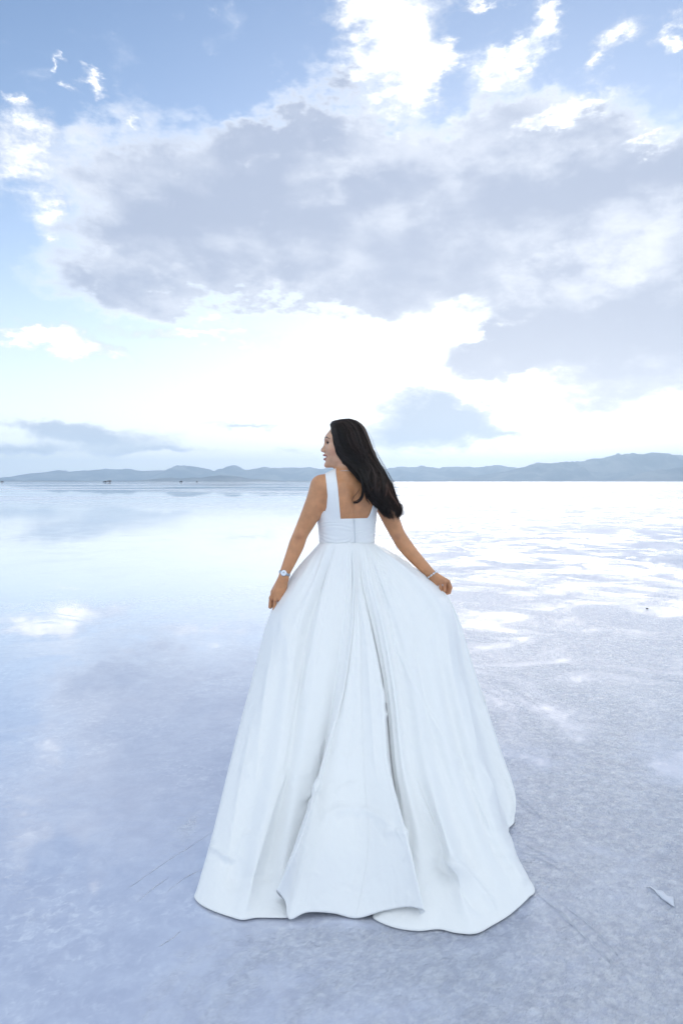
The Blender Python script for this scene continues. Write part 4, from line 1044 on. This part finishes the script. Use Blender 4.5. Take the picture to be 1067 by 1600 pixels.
# bracelet of little linked flowers on the right wrist
bc = P3(674.2, 898.2, .020); bax = P3(678, 903, .018) - P3(668, 890, .026)
br = mesh_obj('bracelet', *ring_band(bc, bax, .0278, .0266, (1, 0, -.2), .0026, .0012), silver_m, person)
axn = bax / np.linalg.norm(bax); ua = np.array([1, 0, -.2]); ua -= axn * (ua @ axn); ua /= np.linalg.norm(ua); ub = np.cross(axn, ua)
fl = []
for k in range(11):
    a = k * 2 * np.pi / 11 + .2; rd = np.cos(a) * ua + np.sin(a) * ub; tg = -np.sin(a) * ua + np.cos(a) * ub; c = bc + rd * .0285
    for q in range(4):
        an = q * np.pi / 2 + np.pi / 4; fl.append(ball(c + .0032 * (np.cos(an) * tg + np.sin(an) * axn), .0027, 8, 6))
    fl.append(ball(c + rd * .001, .0018, 8, 6))
v, f = join(fl); mesh_obj('bracelet_flowers', v, f, silver_m, br)
# ring on the left ring finger
rc0 = P3(436.7, 943.5, -.1095); rg = mesh_obj('ring', *ring_band(rc0, P3(436, 949, -.105) - P3(437, 938, -.112), .0092, .0092, (1, 0, 0), .0024, .0010), silver_m, person)
v, f = ball(rc0 + np.array([.001, -.0118, .001]), (.0042, .0032, .0042), 10, 7); mesh_obj('ring_stone', v, f, gem_m, rg)
# fine chain round the neck
nk = []
for k in range(46):
    a = 2 * np.pi * k / 46; c = BW(.0 + .0635 * math.cos(a), -.012 + .060 * math.sin(a), 1.447 - .030 * max(0, math.sin(a)) + .002)
    nk.append(c)
nk.append(nk[0]); v, f = tube(nk, .0012, 5); mesh_obj('necklace', v, f, silver_m, person)
# zip down the back of the gown
zp = [back_surface(553.6 + (k / 9) * 1.2, 811.5 + k * 4.1) + np.array([.0, -.0098, 0]) for k in range(10)]
zip_m, _, _ = material('zip_tape', (0.62, 0.66, 0.70), 0.5)
v, f = tube(zp, .0013, 5); z_ = mesh_obj('zipper', v, f, zip_m, dress)
v, f = tube([zp[0] + np.array([0, -.001, 0]), zp[0] + np.array([0, -.003, -.010])], .0016, 6); mesh_obj('zipper_pull', v, f, zip_m, dress)
# ------------------------------------------------------------------ far vehicles
paint_dark, _, _ = material('dark_paint', (0.05, 0.055, 0.07), 0.35)
paint_grey, _, _ = material('grey_paint', (0.16, 0.15, 0.15), 0.4)
glass_m, _, _ = material('car_glass', (0.02, 0.025, 0.03), 0.08)
tyre_m, _, _ = material('tyre_rubber', (0.02, 0.02, 0.02), 0.8)
rim_m, _, _ = material('wheel_rim', (0.5, 0.5, 0.52), 0.35, 0.8)
lamp_m, _, _ = material('lamp_glass', (0.5, 0.06, 0.05), 0.2)
def prism(profile, y0, y1, bev=0.0):
    """closed side outline (x, z) given a width, its long edges drawn in at the sides"""
    n = len(profile); pr = np.array(profile, float); c = pr.mean(0); ins = c + (pr - c) * (1 - bev); w = (y1 - y0) * bev * .8
    v = np.concatenate([np.c_[ins[:, 0], np.full(n, y0), ins[:, 1]], np.c_[pr[:, 0], np.full(n, y0 + w), pr[:, 1]], np.c_[pr[:, 0], np.full(n, y1 - w), pr[:, 1]], np.c_[ins[:, 0], np.full(n, y1), ins[:, 1]]])
    f = [list(range(n))[::-1]]
    for r in range(3):
        for k in range(n): f.append([r * n + k, r * n + (k + 1) % n, (r + 1) * n + (k + 1) % n, (r + 1) * n + k])
    f.append([3 * n + k for k in range(n)])
    return v, f
def vpart(name, vf, mat, parent, rz, at_=(0, 0, 0), smooth=False):
    v, f = vf; v = np.array(v, float) + at_
    c, s_ = math.cos(rz), math.sin(rz); v = np.c_[v[:, 0] * c - v[:, 1] * s_, v[:, 0] * s_ + v[:, 1] * c, v[:, 2]]
    root = wloc(parent if parent.type == 'EMPTY' else parent.parent)
    return mesh_obj(name, v + np.array(root), f, mat, parent, smooth)
def cyl(r, y0, y1, n=20):
    a = np.linspace(0, 2 * np.pi, n, endpoint=False); return prism(np.c_[r * np.cos(a), r * np.sin(a)], y0, y1, .06)
def wheels(e, xs, r, half, rz):
    for x in xs:
        for s_ in (-1, 1):
            w = vpart('wheel', cyl(r, -.11, .11), tyre_m, e, rz, (x, s_ * half, r)); vpart('rim', cyl(r * .6, -.12, .12), rim_m, w, rz, (x, s_ * half, r))
def suv(e, L, H, mat, rz):
    h = L / 2
    vpart('body', prism([(-h, .45), (-h * .98, H * .56), (-h * .45, H * .60), (h * .96, H * .62), (h, .5), (h * .92, .32), (-h * .92, .32)], -.92, .92, .05), mat, e, rz)
    vpart('cabin', prism([(-h * .50, H * .59), (-h * .24, H * .98), (h * .80, H), (h * .94, H * .61)], -.78, .78, .08), mat, e, rz)
    for s_ in (-1, 1):
        vpart('window', prism([(-h * .40, H * .64), (-h * .20, H * .92), (h * .25, H * .93), (h * .25, H * .64)], -.01, .01), glass_m, e, rz, (0, s_ * .775, 0))
        vpart('window', prism([(h * .31, H * .64), (h * .31, H * .93), (h * .74, H * .93), (h * .84, H * .64)], -.01, .01), glass_m, e, rz, (0, s_ * .775, 0))
        vpart('headlight', prism([(-h * 1.0, H * .44), (-h * 1.0, H * .52), (-h * .95, H * .52), (-h * .95, H * .44)], -.14, .14), rim_m, e, rz, (0, s_ * .68, 0))
        vpart('tail_light', prism([(h * .96, H * .44), (h * .96, H * .56), (h * 1.005, H * .56), (h * 1.005, H * .44)], -.09, .09), lamp_m, e, rz, (0, s_ * .74, 0))
    wheels(e, (-h * .62, h * .60), .36, .86, rz)
GRP = 'vehicles parked far out on the flat near the horizon'
def spot(px, Y): q = P(px, HOR, Y); return (q[0], q[1], 0.0)
e = empty('pickup_truck', spot(164.5, 940), 'long dark truck far out on the salt below the left mountains', 'truck', GRP)
suv(e, 5.4, 2.0, paint_dark, 0.0)
e = empty('box_trailer', spot(171.2, 940), 'dark boxy trailer standing right behind the long dark truck on the horizon', 'trailer', GRP)
vpart('box', prism([(-2.4, .55), (-2.6, 1.1), (-2.4, 2.7), (2.5, 2.7), (2.5, .55)], -1.05, 1.05, .03), paint_grey, e, 0.0)
vpart('door', prism([(2.49, .65), (2.49, 2.55), (2.54, 2.55), (2.54, .65)], -.9, .9), paint_dark, e, 0.0)
vpart('drawbar', prism([(-3.5, .5), (-3.5, .6), (-2.3, .75), (-2.3, .6)], -.08, .08), paint_dark, e, 0.0)
wheels(e, (.1, .95), .34, .98, 0.0)
e = empty('parked_car', spot(282.8, 960), 'small dark car parked on the horizon in front of the low dark blue foothills', 'car', GRP)
suv(e, 4.7, 1.95, paint_dark, .12)
e = empty('parked_car', spot(308.2, 990), 'tiny dark car seen end on, right of the small car by the blue foothills', 'car', GRP)
suv(e, 4.4, 1.8, paint_dark, math.pi / 2)
e = empty('parked_car', spot(3.6, 1050), 'tiny grey car on the horizon at the far left edge of the view', 'car', GRP)
suv(e, 4.4, 1.8, paint_grey, .9)

# ------------------------------------------------------------------ bits lying on the salt
flake_m, b, p = material('salt_flake', (0.66, 0.69, 0.77), 0.45)
g_ = b.N.new('ShaderNodeNewGeometry'); b.L.new(b.bump(b.noise(g_.outputs['Position'], 160, 4, .6), .5, .002), p.inputs['Normal'])
def ground(px, py, z=0.0): Y = F * (CH - z) / (py - HOR); q = P(px, py, Y); return np.array([q[0], q[1], z])
L_ = [(1008.5, 1386.5), (1014.5, 1385.5), (1022, 1391), (1027, 1397.5), (1034, 1404), (1042, 1409.5), (1053, 1417)]
U_ = [(1008.5, 1385.5), (1016, 1384.5), (1024, 1390), (1034, 1391.5), (1042, 1399), (1051, 1401), (1053.5, 1416)]
top = []
for (a, c), (d_, e_) in zip(U_, L_):
    for t in (0, .33, .66, 1): top.append(ground(a + (d_ - a) * t, c + (e_ - c) * t, .0022 + .002 * t ** 2 + .0007 * math.sin(a)))
top = np.array(top); bot = top - np.array([0, 0, .001]); n = len(U_)
f = []
for i in range(n - 1):
    for j in range(3):
        a = i * 4 + j; f.append([a, a + 4, a + 5, a + 1]); f.append([a + 4 * n, a + 1 + 4 * n, a + 5 + 4 * n, a + 4 + 4 * n])
per = [j for j in range(4)] + [i * 4 + 3 for i in range(1, n)] + [(n - 1) * 4 + j for j in (2, 1, 0)] + [i * 4 for i in range(n - 2, 0, -1)]
for k in range(len(per)): a, c = per[k], per[(k + 1) % len(per)]; f.append([a, c, c + 4 * n, a + 4 * n])
mesh_obj('salt_flake', np.concatenate([top, bot]), f, flake_m, label='thin pale curled flake of salt crust lying on the flat right of the gown', cat='salt flake')
peb_m, _, _ = material('dark_stone', (0.03, 0.03, 0.03), 0.6)
q = ground(1010.3, 951.3)
v, f = ball((q[0], q[1], .005), (.016, .008, .006), 16, 10); v = v * 1.0
v += .002 * np.sin(v * 400); mesh_obj('pebble', v, f, peb_m, label='small dark pebble alone on the rough white salt right of the woman', cat='stone')
# raised brush marks in the crust, swept by the hem
sc = []
rs = np.random.default_rng(8)
for ln in ([(200, 1388), (222, 1373), (262, 1345), (300, 1321), (337, 1297)], [(258, 1398), (290, 1371), (312, 1361), (326, 1357)], [(214, 1410), (240, 1388), (262, 1372)], [(247, 1480), (270, 1466), (282, 1455)],
           [(805, 1240), (830, 1262), (850, 1285)], [(808, 1252), (836, 1275)], [(840, 1398), (880, 1430), (930, 1480), (975, 1520)], [(846, 1402), (900, 1452), (958, 1510)], [(860, 1400), (925, 1450), (990, 1528)], [(812, 1330), (850, 1345), (880, 1362)], [(818, 1318), (868, 1346)]):
    c = cr(np.array([ground(*q) for q in ln]), 26, False); c[:, 0] += rs.normal(0, .0012, len(c)); c[:, 1] += rs.normal(0, .0012, len(c))
    u = np.linspace(0, 1, len(c)); r = .0014 * np.sin(np.pi * u) ** .6 * (.35 + .65 * (np.sin(u * 40 + rs.uniform(0, 6)) * .5 + .5)) + .0002
    c[:, 2] = r * .1
    sc.append(tube(c, r, 6))
v, f = join(sc); mesh_obj('salt_ridges', v, f, flake_m, kind='structure')
